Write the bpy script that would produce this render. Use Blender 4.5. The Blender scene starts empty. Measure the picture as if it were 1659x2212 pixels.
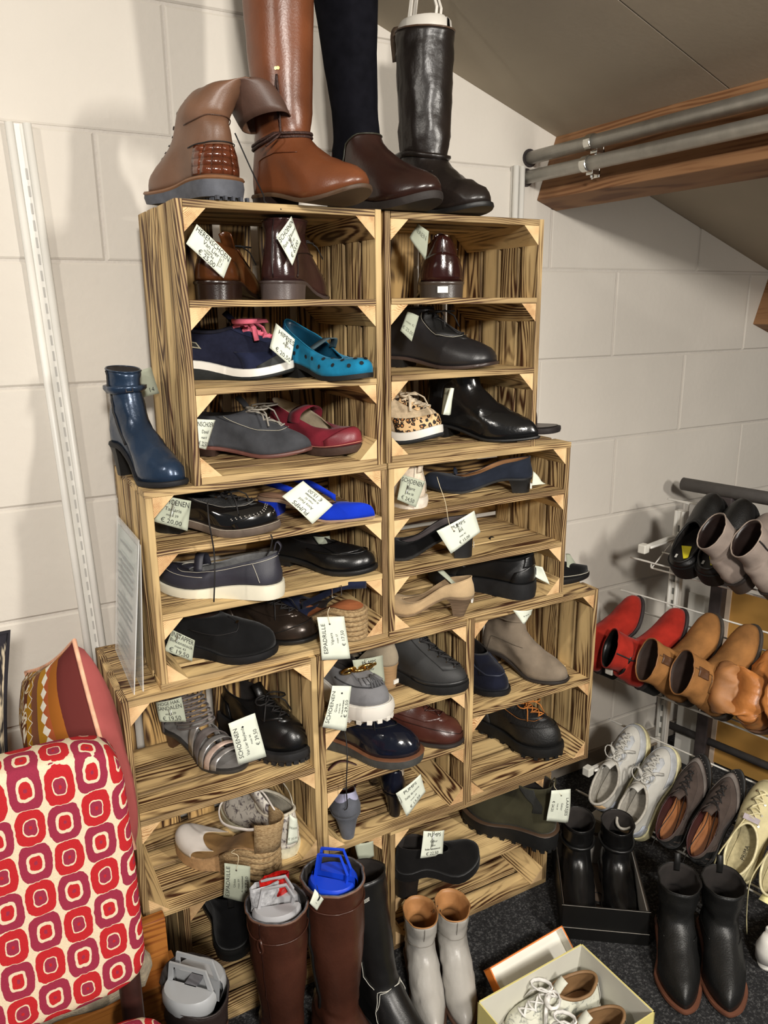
import bpy, math, random
from mathutils import Vector, Matrix, noise
random.seed(7)
PI = math.pi
V = Vector
# ------------------------------------------------------------------ camera, world, lights, exposure
sc = bpy.context.scene
COL = sc.collection
CP = V((-0.2798, -1.4097, 0.3189)); FPX = 1686.11
RC = ((0.87575063, -0.48268808, -0.0085472), (-0.13074957, -0.22010417, -0.96667404), (0.46472077, 0.84768294, -0.25586762))
cam = bpy.data.objects.new('camera', bpy.data.cameras.new('camera')); COL.objects.link(cam)
cam.data.sensor_fit = 'HORIZONTAL'; cam.data.sensor_width = 36; cam.data.lens = FPX / 1659 * 36
cam.data.clip_start = .02
X, Y_, Z_ = V(RC[0]), -V(RC[1]), -V(RC[2])
cam.matrix_world = Matrix(((X.x, Y_.x, Z_.x, CP.x), (X.y, Y_.y, Z_.y, CP.y), (X.z, Y_.z, Z_.z, CP.z), (0, 0, 0, 1)))
sc.camera = cam
w = bpy.data.worlds.new('world'); sc.world = w; w.use_nodes = True
w.node_tree.nodes['Background'].inputs[0].default_value = (.95, .96, 1.0, 1)
w.node_tree.nodes['Background'].inputs[1].default_value = .09
def lamp(name, loc, aim, size, power, color, spread=PI, sy=None):
    l = bpy.data.lights.new(name, 'AREA'); l.energy = power; l.color = color; l.size = size; l.spread = spread
    l.shape = 'RECTANGLE'; l.size_y = sy or size
    o = bpy.data.objects.new(name, l); COL.objects.link(o); o.location = loc
    o.rotation_euler = (V(aim) - V(loc)).to_track_quat('-Z', 'Y').to_euler(); return o
lamp('ceiling_spot_lamp', (-1.5, -.95, 1.22), (.3, .2, -.4), .09, 10.5, (1, .94, .85), 2.8)
lamp('ceiling_tube_lamp', (1.15, -2.1, .70), (.8, .1, -.5), .10, 44, (1, .95, .87), 2.8, .5)
lamp('room_fill_lamp', (-.5, -2.9, 1.1), (.3, 0, -.4), .30, 58, (1, .95, .88), 2.6)
sc.view_settings.view_transform = 'Standard'; sc.view_settings.look = 'None'
sc.view_settings.exposure = .12; sc.view_settings.gamma = 1; sc.view_settings.use_curve_mapping = False
# rays of the photograph meet real planes of the room: used to measure where things stand
def ray(px, py):
    a, b = (px - 829.5) / FPX, (py - 1106) / FPX
    return V(RC[0]) * a + V(RC[1]) * b + V(RC[2])
def onY(px, py, y):
    d = ray(px, py); return CP + d * ((y - CP.y) / d.y)
def onZ(px, py, z):
    d = ray(px, py); return CP + d * ((z - CP.z) / d.z)
# ------------------------------------------------------------------ materials
MC = {}
def newmat(key):
    m = bpy.data.materials.new(key); m.use_nodes = True
    nt = m.node_tree; b = nt.nodes['Principled BSDF']; return m, nt, b
def lin(c):
    return tuple((x / 12.92 if x <= .04045 else ((x + .055) / 1.055) ** 2.4) for x in c)
def N(nt, t, **k):
    n = nt.nodes.new(t)
    for a, v in k.items():
        if a == 'inp':
            for i, x in v.items(): n.inputs[i].default_value = x
        else: setattr(n, a, v)
    return n
def mth(nt, op, a, b=None, c=None, clamp=False):
    n = nt.nodes.new('ShaderNodeMath'); n.operation = op; n.use_clamp = clamp
    for i, x in enumerate((a, b, c)):
        if x is None: continue
        if hasattr(x, 'links'): nt.links.new(x, n.inputs[i])
        else: n.inputs[i].default_value = x
    return n.outputs[0]
def mixc(nt, f, a, b):
    n = nt.nodes.new('ShaderNodeMix'); n.data_type = 'RGBA'
    for i, x in ((0, f), (6, a), (7, b)):
        if hasattr(x, 'links'): nt.links.new(x, n.inputs[i])
        else: n.inputs[i].default_value = (*x, 1) if isinstance(x, tuple) else x
    return n.outputs[2]
def mat(c, rough=.5, var=.12, scale=60, bump=.15, bscale=300, metal=0, spec=.5, coat=0, c2=None, sheen=0, stretch=(1, 1, 1), emis=0):
    key = ('m', c, rough, var, scale, bump, bscale, metal, spec, coat, c2, sheen, stretch)
    if key in MC: return MC[key]
    m, nt, b = newmat('mat_%d' % len(MC)); MC[key] = m
    tc = N(nt, 'ShaderNodeTexCoord'); mp = N(nt, 'ShaderNodeMapping'); mp.inputs[3].default_value = stretch
    nt.links.new(tc.outputs['Object'], mp.inputs[0])
    n1 = N(nt, 'ShaderNodeTexNoise', inp={2: scale, 3: 5}); nt.links.new(mp.outputs[0], n1.inputs[0])
    cl = lin(c); d = lin(c2) if c2 else tuple(x * (1 - var * 2) for x in cl); h = cl if c2 else tuple(min(1, x * (1 + var)) for x in cl)
    f = mth(nt, 'MULTIPLY_ADD', n1.outputs[0], 2.6, -.8, clamp=True)
    nt.links.new(mixc(nt, f, d, h), b.inputs['Base Color'])
    b.inputs['Roughness'].default_value = rough; b.inputs['Metallic'].default_value = metal
    b.inputs['Specular IOR Level'].default_value = spec
    if coat: b.inputs['Coat Weight'].default_value = coat; b.inputs['Coat Roughness'].default_value = .08
    if sheen: b.inputs['Sheen Weight'].default_value = sheen; b.inputs['Sheen Roughness'].default_value = .4
    if bump:
        n2 = N(nt, 'ShaderNodeTexNoise', inp={2: bscale, 3: 4}); nt.links.new(mp.outputs[0], n2.inputs[0])
        bp = N(nt, 'ShaderNodeBump', inp={0: bump, 1: .002}); nt.links.new(n2.outputs[0], bp.inputs['Height'])
        nt.links.new(bp.outputs[0], b.inputs['Normal'])
    return m
def leather(c, r=.34, v=.14, coat=0): return mat(c, r, v, 18, .12, 420, coat=coat)
def suede(c, v=.16, s=26): return mat(c, .95, v, s, .35, 700, spec=.15, sheen=.08)
def patent(c): return mat(c, .12, .05, 20, .05, 90, coat=.8)
def cloth(c, v=.1): return mat(c, .9, v, 120, .35, 900, spec=.15)
def rubber(c): return mat(c, .65, .1, 60, .15, 300, spec=.3)
def plastic(c, r=.35): return mat(c, r, .04, 10, 0)
def wood(light=(.93, .78, .53), dark=(.22, .11, .05), burn=.5, freq=150, key='w'):
    k = (key, light, dark, burn)
    if k in MC: return MC[k]
    m, nt, b = newmat('scorched_pine' if key == 'w' else 'pine'); MC[k] = m
    tc = N(nt, 'ShaderNodeTexCoord'); oi = N(nt, 'ShaderNodeObjectInfo')
    r = oi.outputs['Random']
    cx = N(nt, 'ShaderNodeCombineXYZ')
    for i, q in enumerate((37., 11., 23.)): nt.links.new(mth(nt, 'MULTIPLY', r, q), cx.inputs[i])
    va = N(nt, 'ShaderNodeVectorMath', operation='ADD'); nt.links.new(tc.outputs['Object'], va.inputs[0]); nt.links.new(cx.outputs[0], va.inputs[1])
    def nz(sc_, s, det=2):
        mp = N(nt, 'ShaderNodeMapping'); mp.inputs[3].default_value = sc_; nt.links.new(va.outputs[0], mp.inputs[0])
        n = N(nt, 'ShaderNodeTexNoise', inp={2: s, 3: det}); nt.links.new(mp.outputs[0], n.inputs[0]); return n.outputs[0]
    sp = N(nt, 'ShaderNodeSeparateXYZ'); nt.links.new(va.outputs[0], sp.inputs[0])
    g = mth(nt, 'ADD', mth(nt, 'MULTIPLY', sp.outputs[1], .75), mth(nt, 'MULTIPLY', sp.outputs[2], 1.5))
    g = mth(nt, 'MULTIPLY_ADD', nz((.16, 1, 1), 13, 1), .11, g)
    g = mth(nt, 'MULTIPLY_ADD', nz((.12, 1, 1), 60, 2), .006, g)
    wv = mth(nt, 'MULTIPLY_ADD', mth(nt, 'SINE', mth(nt, 'MULTIPLY', g, freq * 6.28)), .5, .5)
    fine = nz((.02, 1, 1), 500, 2)
    bn = mth(nt, 'MULTIPLY_ADD', nz((.28, 1, 1), 14, 3), 3.8, mth(nt, 'MULTIPLY_ADD', oi.outputs['Random'], .7, -1.85 + burn * .8), clamp=True)   # how far the flame went
    wv2 = mth(nt, 'ADD', mth(nt, 'MULTIPLY', wv, .50), mth(nt, 'ADD', mth(nt, 'MULTIPLY', fine, .36), mth(nt, 'MULTIPLY', nz((.06, 1, 1), 130, 2), .42)))
    th = mth(nt, 'MULTIPLY_ADD', bn, -.52, .99)
    D = mth(nt, 'MULTIPLY', mth(nt, 'SUBTRACT', wv2, th), 2.6, clamp=True)
    f = mth(nt, 'SUBTRACT', 1.0, D)
    body = mixc(nt, nz((.08, 1, 1), 40), lin(light), lin(tuple(x * .84 for x in light)))
    mid = lin(tuple(a * .55 + c_ * .45 for a, c_ in zip(light, dark)))
    body = mixc(nt, mth(nt, 'MULTIPLY', bn, .42), body, mid)
    at = N(nt, 'ShaderNodeAttribute'); at.attribute_name = 'char'
    line = mixc(nt, bn, mid, lin(dark))
    c2 = mixc(nt, D, body, line)
    ce = mth(nt, 'MULTIPLY', mth(nt, 'POWER', at.outputs['Fac'], 1.3), mth(nt, 'MULTIPLY_ADD', nz((.15, 1, 1), 30, 2), 2.4, -.40, clamp=True), clamp=True)
    c2 = mixc(nt, mth(nt, 'MULTIPLY', ce, .85), c2, lin(tuple(x * .8 for x in dark)))
    nt.links.new(c2, b.inputs['Base Color']); b.inputs['Roughness'].default_value = .62; b.inputs['Specular IOR Level'].default_value = .3
    bp = N(nt, 'ShaderNodeBump', inp={0: .35, 1: .0015}); nt.links.new(f, bp.inputs['Height']); nt.links.new(bp.outputs[0], b.inputs['Normal'])
    return m
WOOD = wood((.97, .84, .60), (.26, .14, .07), .42, 135); WOODB = wood((.92, .76, .50), (.19, .10, .05), .85, 110); WEND = wood((.93, .79, .59), (.62, .44, .27), .2, 260)
PAINT = mat((.80, .775, .735), .75, .03, 3, .5, 60, spec=.25)
MORTAR = mat((.78, .755, .72), .8, .04, 8, .9, 130, spec=.2)
CEIL = mat((.70, .66, .59), .85, .06, 2.2, .1, 90, spec=.2)
BEAM = wood((.66, .49, .34), (.46, .31, .20), .1, 45, key='b')
HONEY = wood((.72, .46, .20), (.46, .24, .09), .15, 60, key='h')
STEEL = mat((.72, .71, .68), .38, .08, 30, .04, 90, metal=.55)
CHROME = mat((.8, .8, .78), .2, .02, 30, 0, metal=1)
GOLD = mat((.83, .66, .36), .22, .05, 30, 0, metal=1)
WHITEM = mat((.87, .86, .83), .4, .03, 10, 0)
DARKST = mat((.22, .20, .20), .5, .1, 30, .1, 200, metal=.2)
BLACK = leather((.06, .058, .06), .36); BLACKM = leather((.085, .083, .08), .5)
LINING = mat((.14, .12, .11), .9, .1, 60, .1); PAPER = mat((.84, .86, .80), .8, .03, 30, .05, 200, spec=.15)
PAPER_SHADE = mat((.66, .68, .61), .85, .04, 30, .05, 200, spec=.1)  # darker copy of the tag paper, shade put into its colour
INK = mat((.10, .10, .10), .8, 0, 10, 0); STRING = mat((.85, .80, .68), .9, .05, 30, 0); DSTRING = mat((.08, .07, .07), .7, .05, 30, 0)
TAN = leather((.66, .47, .29), .5)
# ------------------------------------------------------------------ mesh helpers
class MB:
    def __init__(s): s.v = []; s.f = []; s.m = []
    def add(s, vs, fs, mi=0):
        k = len(s.v); s.v += [tuple(p) for p in vs]; s.f += [tuple(i + k for i in f) for f in fs]; s.m += [mi] * len(fs); return s
    def box(s, a, b, mi=0, M=None):
        vs = [V((x, y, z)) for z in (a[2], b[2]) for y in (a[1], b[1]) for x in (a[0], b[0])]
        if M: vs = [M @ p for p in vs]
        return s.add(vs, [(0, 2, 3, 1), (4, 5, 7, 6), (0, 1, 5, 4), (2, 6, 7, 3), (0, 4, 6, 2), (1, 3, 7, 5)], mi)
    def prism(s, poly, z0, z1, mi=0, M=None):
        n = len(poly); vs = [V((p[0], p[1], z0)) for p in poly] + [V((p[0], p[1], z1)) for p in poly]
        if M: vs = [M @ p for p in vs]
        return s.add(vs, [tuple(reversed(range(n))), tuple(range(n, 2 * n))] + [(i, (i + 1) % n, n + (i + 1) % n, n + i) for i in range(n)], mi)
    def tube(s, pts, r, n=6, closed=False, mi=0, flat=1, caps=True, up=None):
        pts = [V(p) for p in pts]; m = len(pts); R_ = r if isinstance(r, (list, tuple)) else [r] * m
        vs = []; prev = None
        for i, p in enumerate(pts):
            a = pts[i - 1] if (i > 0 or closed) else p; b = pts[(i + 1) % m] if (i < m - 1 or closed) else p
            t = (b - a); t = t.normalized() if t.length > 1e-9 else V((0, 0, 1))
            if up is not None: u = V(up) - t * t.dot(V(up))
            elif prev is None: u = t.orthogonal()
            else: u = prev - t * t.dot(prev)
            u = u.normalized() if u.length > 1e-9 else t.orthogonal().normalized(); prev = u; w_ = t.cross(u)
            for k in range(n):
                q = 2 * PI * k / n; vs.append(p + u * math.cos(q) * R_[i] * flat + w_ * math.sin(q) * R_[i])
        fs = []
        for i in range(m if closed else m - 1):
            j = (i + 1) % m
            for k in range(n): fs.append((i * n + k, i * n + (k + 1) % n, j * n + (k + 1) % n, j * n + k))
        if not closed and caps: fs += [tuple(reversed(range(n))), tuple(range((m - 1) * n, m * n))]
        return s.add(vs, fs, mi)
    def grid(s, rows, closed=False, mi=0, flip=False):
        m = len(rows); n = len(rows[0]); fs = []
        for i in range(m - 1):
            for j in range(n if closed else n - 1):
                k = (j + 1) % n; f = (i * n + j, i * n + k, (i + 1) * n + k, (i + 1) * n + j); fs.append(f[::-1] if flip else f)
        return s.add([p for r in rows for p in r], fs, mi)
    def lathe(s, prof, n=16, mi=0, M=None, c=(0, 0)):
        rows = [[V((c[0] + r * math.cos(2 * PI * k / n), c[1] + r * math.sin(2 * PI * k / n), z)) for k in range(n)] for r, z in prof]
        if M: rows = [[M @ p for p in r] for r in rows]
        return s.grid(rows, True, mi)
def ob(name, mb, mats, parent=None, smooth=False, solid=None, bevel=None, **props):
    if not isinstance(mats, (list, tuple)): mats = [mats]
    me = bpy.data.meshes.new(name); me.from_pydata(mb.v, [], mb.f)
    for m in mats: me.materials.append(m)
    if any(mb.m): me.polygons.foreach_set('material_index', mb.m)
    if smooth: me.polygons.foreach_set('use_smooth', [True] * len(me.polygons))
    me.update()
    o = bpy.data.objects.new(name, me); COL.objects.link(o)
    if parent: o.parent = parent
    if solid:
        md = o.modifiers.new('s', 'SOLIDIFY'); md.thickness = solid; md.offset = -1
        if len(mats) > 1: md.material_offset = 1; md.material_offset_rim = 1 if len(mats) < 3 else 2
    if bevel:
        md = o.modifiers.new('b', 'BEVEL'); md.width = bevel; md.segments = 2; md.limit_method = 'ANGLE'
    for k, v in props.items(): o[k] = v
    return o
def thing(name, label, cat, loc=(0, 0, 0), rot=(0, 0, 0), group=None, scale=1):
    o = bpy.data.objects.new(name, None); COL.objects.link(o); o.empty_display_size = .05
    o.location = loc; o.rotation_euler = rot; o.scale = (scale,) * 3
    o['label'] = label; o['category'] = cat
    if group: o['group'] = group
    return o
def tagp(o, label, cat, group=None):
    o['label'] = label; o['category'] = cat
    if group: o['group'] = group
    return o
def arc(n): return [i / (n - 1) for i in range(n)]
# ------------------------------------------------------------------ the room
YW = .38; ZF = -1.25
def ceil_z(x): return .958 - .352 * (x - .70)
mb = MB(); mb.box((-2.6, -3.2, ZF - .05), (3.4, YW + .12, ZF))
def carpet():
    m, nt, b = newmat('carpet')
    tc = N(nt, 'ShaderNodeTexCoord')
    n1 = N(nt, 'ShaderNodeTexNoise', inp={2: 170, 3: 6, 4: .75}); nt.links.new(tc.outputs['Object'], n1.inputs[0])
    f = mth(nt, 'MULTIPLY_ADD', n1.outputs[0], 5.5, -2.75, clamp=True)
    nt.links.new(mixc(nt, f, lin((.17, .17, .175)), lin((.44, .44, .44))), b.inputs['Base Color']); b.inputs['Roughness'].default_value = .95; b.inputs['Specular IOR Level'].default_value = .1
    bp = N(nt, 'ShaderNodeBump', inp={0: .8, 1: .004}); nt.links.new(n1.outputs[0], bp.inputs['Height']); nt.links.new(bp.outputs[0], b.inputs['Normal'])
    return m
ob('floor', mb, carpet(), kind='structure', label='dark grey speckled carpet floor')
mb = MB()
poly = [(-2.6, ZF), (3.4, ZF), (3.4, ceil_z(3.4)), (-.9, ceil_z(-.9)), (-2.6, ceil_z(-.9))]
mb.add([V((x, YW + .0028, z)) for x, z in poly] + [V((x, YW + .12, z)) for x, z in poly],
       [(0, 1, 2, 3, 4), (9, 8, 7, 6, 5)] + [(i, 5 + i, 5 + (i + 1) % 5, (i + 1) % 5) for i in range(5)])
WALL = ob('wall_back', mb, MORTAR, kind='structure', label='white painted block wall behind the crates')
def clip(poly):
    out = []
    for i, p in enumerate(poly):
        q = poly[(i + 1) % len(poly)]
        fp = min(ceil_z(max(p[0], -.9)), 9) - p[1] - .002; fq = ceil_z(max(q[0], -.9)) - q[1] - .002
        if fp >= 0: out.append(p)
        if (fp >= 0) != (fq >= 0):
            t = fp / (fp - fq); out.append((p[0] + (q[0] - p[0]) * t, p[1] + (q[1] - p[1]) * t))
    return out
CH, CW_ = .2525, .60
offs = [-.123, .199, .041, -.25, .17, -.1, .22]
for r in range(-8, 4):
    z0 = .665 + CH * r; z1 = z0 + CH
    o_ = {0: .199, -1: .041, -2: .30, -3: .02, -4: .34, -5: .08, -6: .3, 1: -.1}.get(r, (r * .37) % .6)
    k = -5
    while True:
        x0 = o_ + CW_ * k; x1 = x0 + CW_; k += 1
        if x0 > 3.4: break
        if x1 < -2.6: continue
        g = .0032
        zz0 = max(z0 + g, ZF + .001)
        if z1 - g - zz0 < .02: continue
        c_ = clip([(max(x0 + g, -2.6), zz0), (min(x1 - g, 3.4), zz0), (min(x1 - g, 3.4), z1 - g), (max(x0 + g, -2.6), z1 - g)])
        if len(c_) < 3: continue
        cx, cz = sum(p[0] for p in c_) / len(c_), sum(p[1] for p in c_) / len(c_)
        pr_ = random.uniform(.0, .0022); m_ = MB(); n = len(c_)
        hx = max(abs(p[0] - cx) for p in c_); hz = max(abs(p[1] - cz) for p in c_)
        inn = [(cx + (p[0] - cx) * (1 - .004 / max(hx, .01)), cz + (p[1] - cz) * (1 - .004 / max(hz, .01))) for p in c_]
        m_.add([V((p[0], YW + .012, p[1])) for p in c_] + [V((p[0], YW + .0015, p[1])) for p in c_] + [V((p[0], YW - pr_, p[1])) for p in inn],
               [tuple(range(2 * n, 3 * n))] + [(i, (i + 1) % n, n + (i + 1) % n, n + i) for i in range(n)] + [(n + i, n + (i + 1) % n, 2 * n + (i + 1) % n, 2 * n + i) for i in range(n)])
        ob('wall_block', m_, PAINT, WALL)
mb = MB(); t_ = .05
pl = [(-.9, ceil_z(-.9)), (3.4, ceil_z(3.4))]
for a, b, nm in ((pl[0], pl[1], 'ceiling'),):
    mb = MB(); x0 = a[0]
    mb.add([V((x, y, z + d)) for d in (0, t_) for y in (-3.2, YW + .12) for x, z in (a, b)], [(0, 1, 3, 2)[::-1], (4, 5, 7, 6), (0, 1, 5, 4), (2, 6, 7, 3), (0, 4, 6, 2), (1, 3, 7, 5)])
    CE = ob('ceiling', mb, CEIL, kind='structure', label='sloping grey board ceiling')
# ceiling boards (seams between them)
def cpt(x, y, d=0): return V((x - .33 * d, y, ceil_z(x) - .94 * d))
P1 = V((0, 0, 0))
def seam_y(px, py):
    d = ray(px, py); n = V((.352, 0, 1)); return CP + d * (((.958 + .352 * .70) - CP.dot(n)) / d.dot(n))
s1, s2 = seam_y(1345, 0), seam_y(1590, 180)
ys = (s1.y + s2.y) / 2
ylist = [YW, ys, ys - 1.2, ys - 2.4]
for i in range(len(ylist) - 1):
    if i == 0 and ylist[0] - ylist[1] < .1: continue
    a, b = ylist[i] - .002, max(ylist[i + 1] + .002, -3.2)
    if a < b: continue
    m_ = MB(); 
    for xa, xb in ((-.9, 1.28), (1.30, 3.39)):
        m_ = MB(); r0, r1, r2, r3 = cpt(xa, b), cpt(xb, b), cpt(xb, a), cpt(xa, a)
        q = [p - V((0, 0, .012)) for p in (r0, r1, r2, r3)]
        m_.add([r0, r1, r2, r3] + q, [(0, 1, 2, 3), (7, 6, 5, 4), (0, 4, 5, 1), (1, 5, 6, 2), (2, 6, 7, 3), (3, 7, 4, 0)])
        ob('ceiling_board', m_, CEIL, CE)
# purlins: rafters that run out from the wall towards the room
def purlin(x, z, w_, h, y1, label, nm):
    # x,z = lower left corner at the wall; leans with the roof
    th = math.atan(.352); ux = V((math.cos(th), 0, -math.sin(th))); uz = V((math.sin(th), 0, math.cos(th)))
    o = V((x, 0, z)); vs = []
    for y in (0, y1 - YW):
        for p in (o, o + ux * w_, o + ux * w_ + uz * h, o + uz * h): vs.append(V((y, p.x - x, p.z - z)))
    m_ = MB(); m_.add(vs, [(0, 1, 2, 3), (7, 6, 5, 4), (0, 4, 5, 1), (1, 5, 6, 2), (2, 6, 7, 3), (3, 7, 4, 0)])
    e = ob(nm, m_, BEAM, bevel=.003); e.location = (x, YW, z); e.rotation_euler = (0, 0, 0)
    # local x axis = -Y of the room
    e.matrix_world = Matrix(((0, 1, 0, x), (1, 0, 0, YW), (0, 0, 1, z), (0, 0, 0, 1)))
    e['label'] = label; e['kind'] = 'structure'
    return e
purlin(1.184, .592, .075, .175, -1.9, 'brown wooden roof beam under the sloping ceiling', 'trim_1')
pb = onY(1625, 700, YW)
purlin(pb.x, pb.z, .09, .17, -1.9, 'second wooden roof beam at right edge', 'trim_2')
# grey plinth strip along the foot of the wall
mb = MB(); mb.box((-2.6, YW - .012, ZF), (1.98, YW + .002, ZF + .055)); ob('baseboard_back', mb, mat((.56, .53, .49), .6, .05, 10, 0), kind='structure', bevel=.002)
# steel clothes pipes below the beam
for (p, q, nm, lab) in (((1143, 342), (1659, 215), 'far', 'upper galvanised steel pipe running along the roof beam'), ((1135, 384), (1659, 279), 'near', 'lower galvanised steel pipe running along the roof beam')):
    a = onY(*p, YW)
    t = thing('steel_pipe', lab, 'pipe', (a.x, YW, a.z), group='steel pipes under the beam')
    m_ = MB(); m_.tube([V((0, .0, 0)), V((0, -2.2, 0))], .0165, 20); ob('tube', m_, STEEL, t, True)
    m_ = MB(); m_.lathe([(.0165, 0), (.023, .0), (.023, .004), (.0165, .004)], 20, M=Matrix.Rotation(PI / 2, 4, 'X')); ob('wall_collar', m_, DARKST, t)
    yc = -.235
    m_ = MB(); m_.lathe([(.0168, -.011), (.0195, -.010), (.0195, .010), (.0168, .011)], 20, M=Matrix.Translation((0, yc, 0)) @ Matrix.Rotation(PI / 2, 4, 'X'))
    m_.box((.008, yc - .011, -.024), (.034, yc + .011, -.014)); m_.box((.030, yc - .011, -.03), (.034, yc + .011, .012))
    cl = ob('pipe_clamp', m_, CHROME, t, bevel=.001)
    m_ = MB(); m_.lathe([(0, 0), (.005, 0), (.005, .006), (0, .006)], 6, M=Matrix.Translation((.018, yc, -.030))); m_.tube([V((.018, yc, -.034)), V((.018, yc, -.01))], .0022, 6); ob('bolt', m_, CHROME, cl)
# wall rails
def wall_rail(x0, z0, x1, z1, label, w_=.046):
    t = thing('wall_rail', label, 'rail', (x0, YW, z0), group='slotted rails screwed to the wall')
    tilt = math.atan2(x1 - x0, z0 - z1); H = math.hypot(x1 - x0, z0 - z1)
    t.rotation_euler = (0, -tilt, 0)
    m_ = MB(); m_.box((-w_ / 2, -.005, -H), (w_ / 2, -.003 + .003, 0)); ob('back_plate', m_, WHITEM, t)
    for sx in (-1, 1):
        m_ = MB(); m_.tube([V((sx * (w_ / 2 - .007), -.013, 0)), V((sx * (w_ / 2 - .007), -.013, -H))], .0085, 10, flat=1); ob('edge_rib', m_, WHITEM, t, True)
    m_ = MB(); k = .08
    while k < H: m_.box((.002, -.0062, -k - .02), (.0055, -.005, -k)); k += .032
    ob('slot', m_, mat((.68, .67, .65), .6, 0, 10, 0), t, kind='stuff')
    z = .02
    while z < H:
        m_ = MB(); m_.lathe([(0, -.009), (.0045, -.008), (.005, -.005)], 10, M=Matrix.Translation((-.004, 0, -z)) @ Matrix.Rotation(-PI / 2, 4, 'X') @ Matrix.Scale(-1, 4, (0, 0, 1)))
        ob('screw', m_, STEEL, t); z += .27
    return t
a = onY(37, 268, YW); b = onY(190, 1300, YW); b2 = a + (b - a) * ((a.z - (ZF + .25)) / (a.z - b.z))
wall_rail(a.x, a.z, b2.x, b2.z, 'long white slotted wall rail left of the crate tower')
a = onY(1115, 360, YW); wall_rail(a.x, a.z, a.x, -.9, 'short piece of white wall rail above the right crates', .034)
# ------------------------------------------------------------------ crates
SL = {}
def slat_mesh(L, w_, t_, key):
    k = (round(L, 3), round(w_, 3), round(t_, 3), key)
    if k in SL: return SL[k]
    c = .0012; e = min(.015, w_ * .28); h = t_ / 2; q = w_ / 2
    sec = [(-q + e, -h), (q - e, -h), (q - c, -h), (q, -h + c), (q, h - c), (q - c, h), (q - e, h), (-q + e, h), (-q + c, h), (-q, h - c), (-q, -h + c), (-q + c, -h)]
    ch = [0, 0, 1, .75, .75, 1, 0, 0, 1, .75, .75, 1]; ns = 12
    vs = [(x, p[0], p[1]) for x in (-L / 2, L / 2) for p in sec]
    fs = [tuple(range(ns - 1, -1, -1)), tuple(range(ns, 2 * ns))] + [(i, (i + 1) % ns, ns + (i + 1) % ns, ns + i) for i in range(ns)]
    me = bpy.data.meshes.new('slat'); me.from_pydata(vs, [], fs); me.materials.append({'w': WOOD, 'b': WOODB}[key]); me.update()
    at = me.attributes.new('char', 'FLOAT', 'POINT'); at.data.foreach_set('value', ch * 2); SL[k] = me; return me
TRI = {}
def tri_mesh(L, s):
    k = (round(L, 3), s)
    if k in TRI: return TRI[k]
    vs = [(x, *p) for x in (-L / 2, L / 2) for p in ((0, 0), (s, 0), (0, s))]
    me = bpy.data.meshes.new('corner_block'); me.from_pydata(vs, [], [(2, 1, 0), (3, 4, 5), (0, 1, 4, 3), (1, 2, 5, 4), (2, 0, 3, 5)])
    me.materials.append(WOOD); me.materials.append(WEND); me.polygons.foreach_set('material_index', [1, 1, 0, 0, 0]); me.update(); TRI[k] = me; return me
def put(me, name, parent, loc, rot):
    o = bpy.data.objects.new(name, me); COL.objects.link(o); o.parent = parent; o.location = loc; o.rotation_euler = rot; return o
DC = .288; TS = .0135
RX = (0, 0, 0)
def crate(x, z, W, H, shelves, label, tall, y=0, yaw=0):
    t = thing('wooden_crate', label, 'crate', (x, y, z), (0, 0, yaw), 'scorched wooden crates stacked as shelving')
    jit = lambda a=.0012: random.uniform(-a, a)
    nd = 4; gp = .0125; dw = (DC - TS - gp * (nd - 1)) / nd
    yc = [dw / 2 + i * (dw + gp) for i in range(nd)]
    ang = {'v': (0, -PI / 2, PI / 2), 'h': (0, 0, 0)}
    # vertical side boards: length along z, width along y, thickness x.
    vm = Matrix(((0, 0, 1), (0, 1, 0), (-1, 0, 0))).to_euler()
    hv = H if tall else H - 2 * TS; zz = H / 2
    hh = W - 2 * TS if tall else W
    for yy in yc:
        for sx in (0, 1):
            put(slat_mesh(hv, dw, TS, 'w'), 'slat', t, (TS / 2 + sx * (W - TS) + jit(), yy, zz), vm if random.random() < .5 else (Matrix(((0, 0, -1), (0, 1, 0), (1, 0, 0))).to_euler()))
        for sz in (0, 1):
            put(slat_mesh(hh, dw, TS, 'w'), 'slat', t, (W / 2, yy, TS / 2 + sz * (H - TS) + jit(.0005) * 0), (0 if random.random() < .5 else PI, 0, 0))
    # back boards
    if tall:
        n = 5; bw = (W - .018 * (n - 1)) / n
        for i in range(n): put(slat_mesh(H, bw, .009, 'b'), 'back_board', t, (bw / 2 + i * (bw + .018), DC - TS + .006, H / 2), Matrix(((0, 1, 0), (0, 0, 1), (1, 0, 0))).to_euler())
    else:
        n = 5; bw = (H - .012 * (n - 1)) / n
        for i in range(n): put(slat_mesh(W, bw, .009, 'b'), 'back_board', t, (W / 2, DC - TS + .006, bw / 2 + i * (bw + .012)), (PI / 2, 0, 0))
    bl = DC - TS; s = .040
    def blocks(zt, up):
        for sx in (0, 1):
            # triangle prism with right angle in the corner; length along y
            xx = TS if sx == 0 else W - TS
            ex = V((0, 1, 0)); ey = V((1 if sx == 0 else -1, 0, 0)); ez = V((0, 0, 1 if up else -1))
            M = Matrix((ex, ey, ez)).transposed().to_4x4()
            o = put(tri_mesh(bl - .001, s), 'corner_block', t, (0, 0, 0), RX)
            o.matrix_basis = Matrix.Translation((xx, bl / 2 + .0008, zt)) @ M
    blocks(H - TS, False); blocks(TS, True)
    for zs in shelves:
        zs = zs - z
        nb = 3; w2 = (DC - TS - .006 * (nb - 1)) / nb
        for i in range(nb):
            put(slat_mesh(W - 2 * TS, w2, .0125, 'w'), 'shelf_board', t, (W / 2, w2 / 2 + i * (w2 + .006) - .001, zs - .00625), (0 if random.random() < .5 else PI, 0, 0))
        blocks(zs - .0125, False)
    return t
crate(.093, -.003, .399, .501, [.331, .176], 'top left tall crate with two shelves', True)
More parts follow.
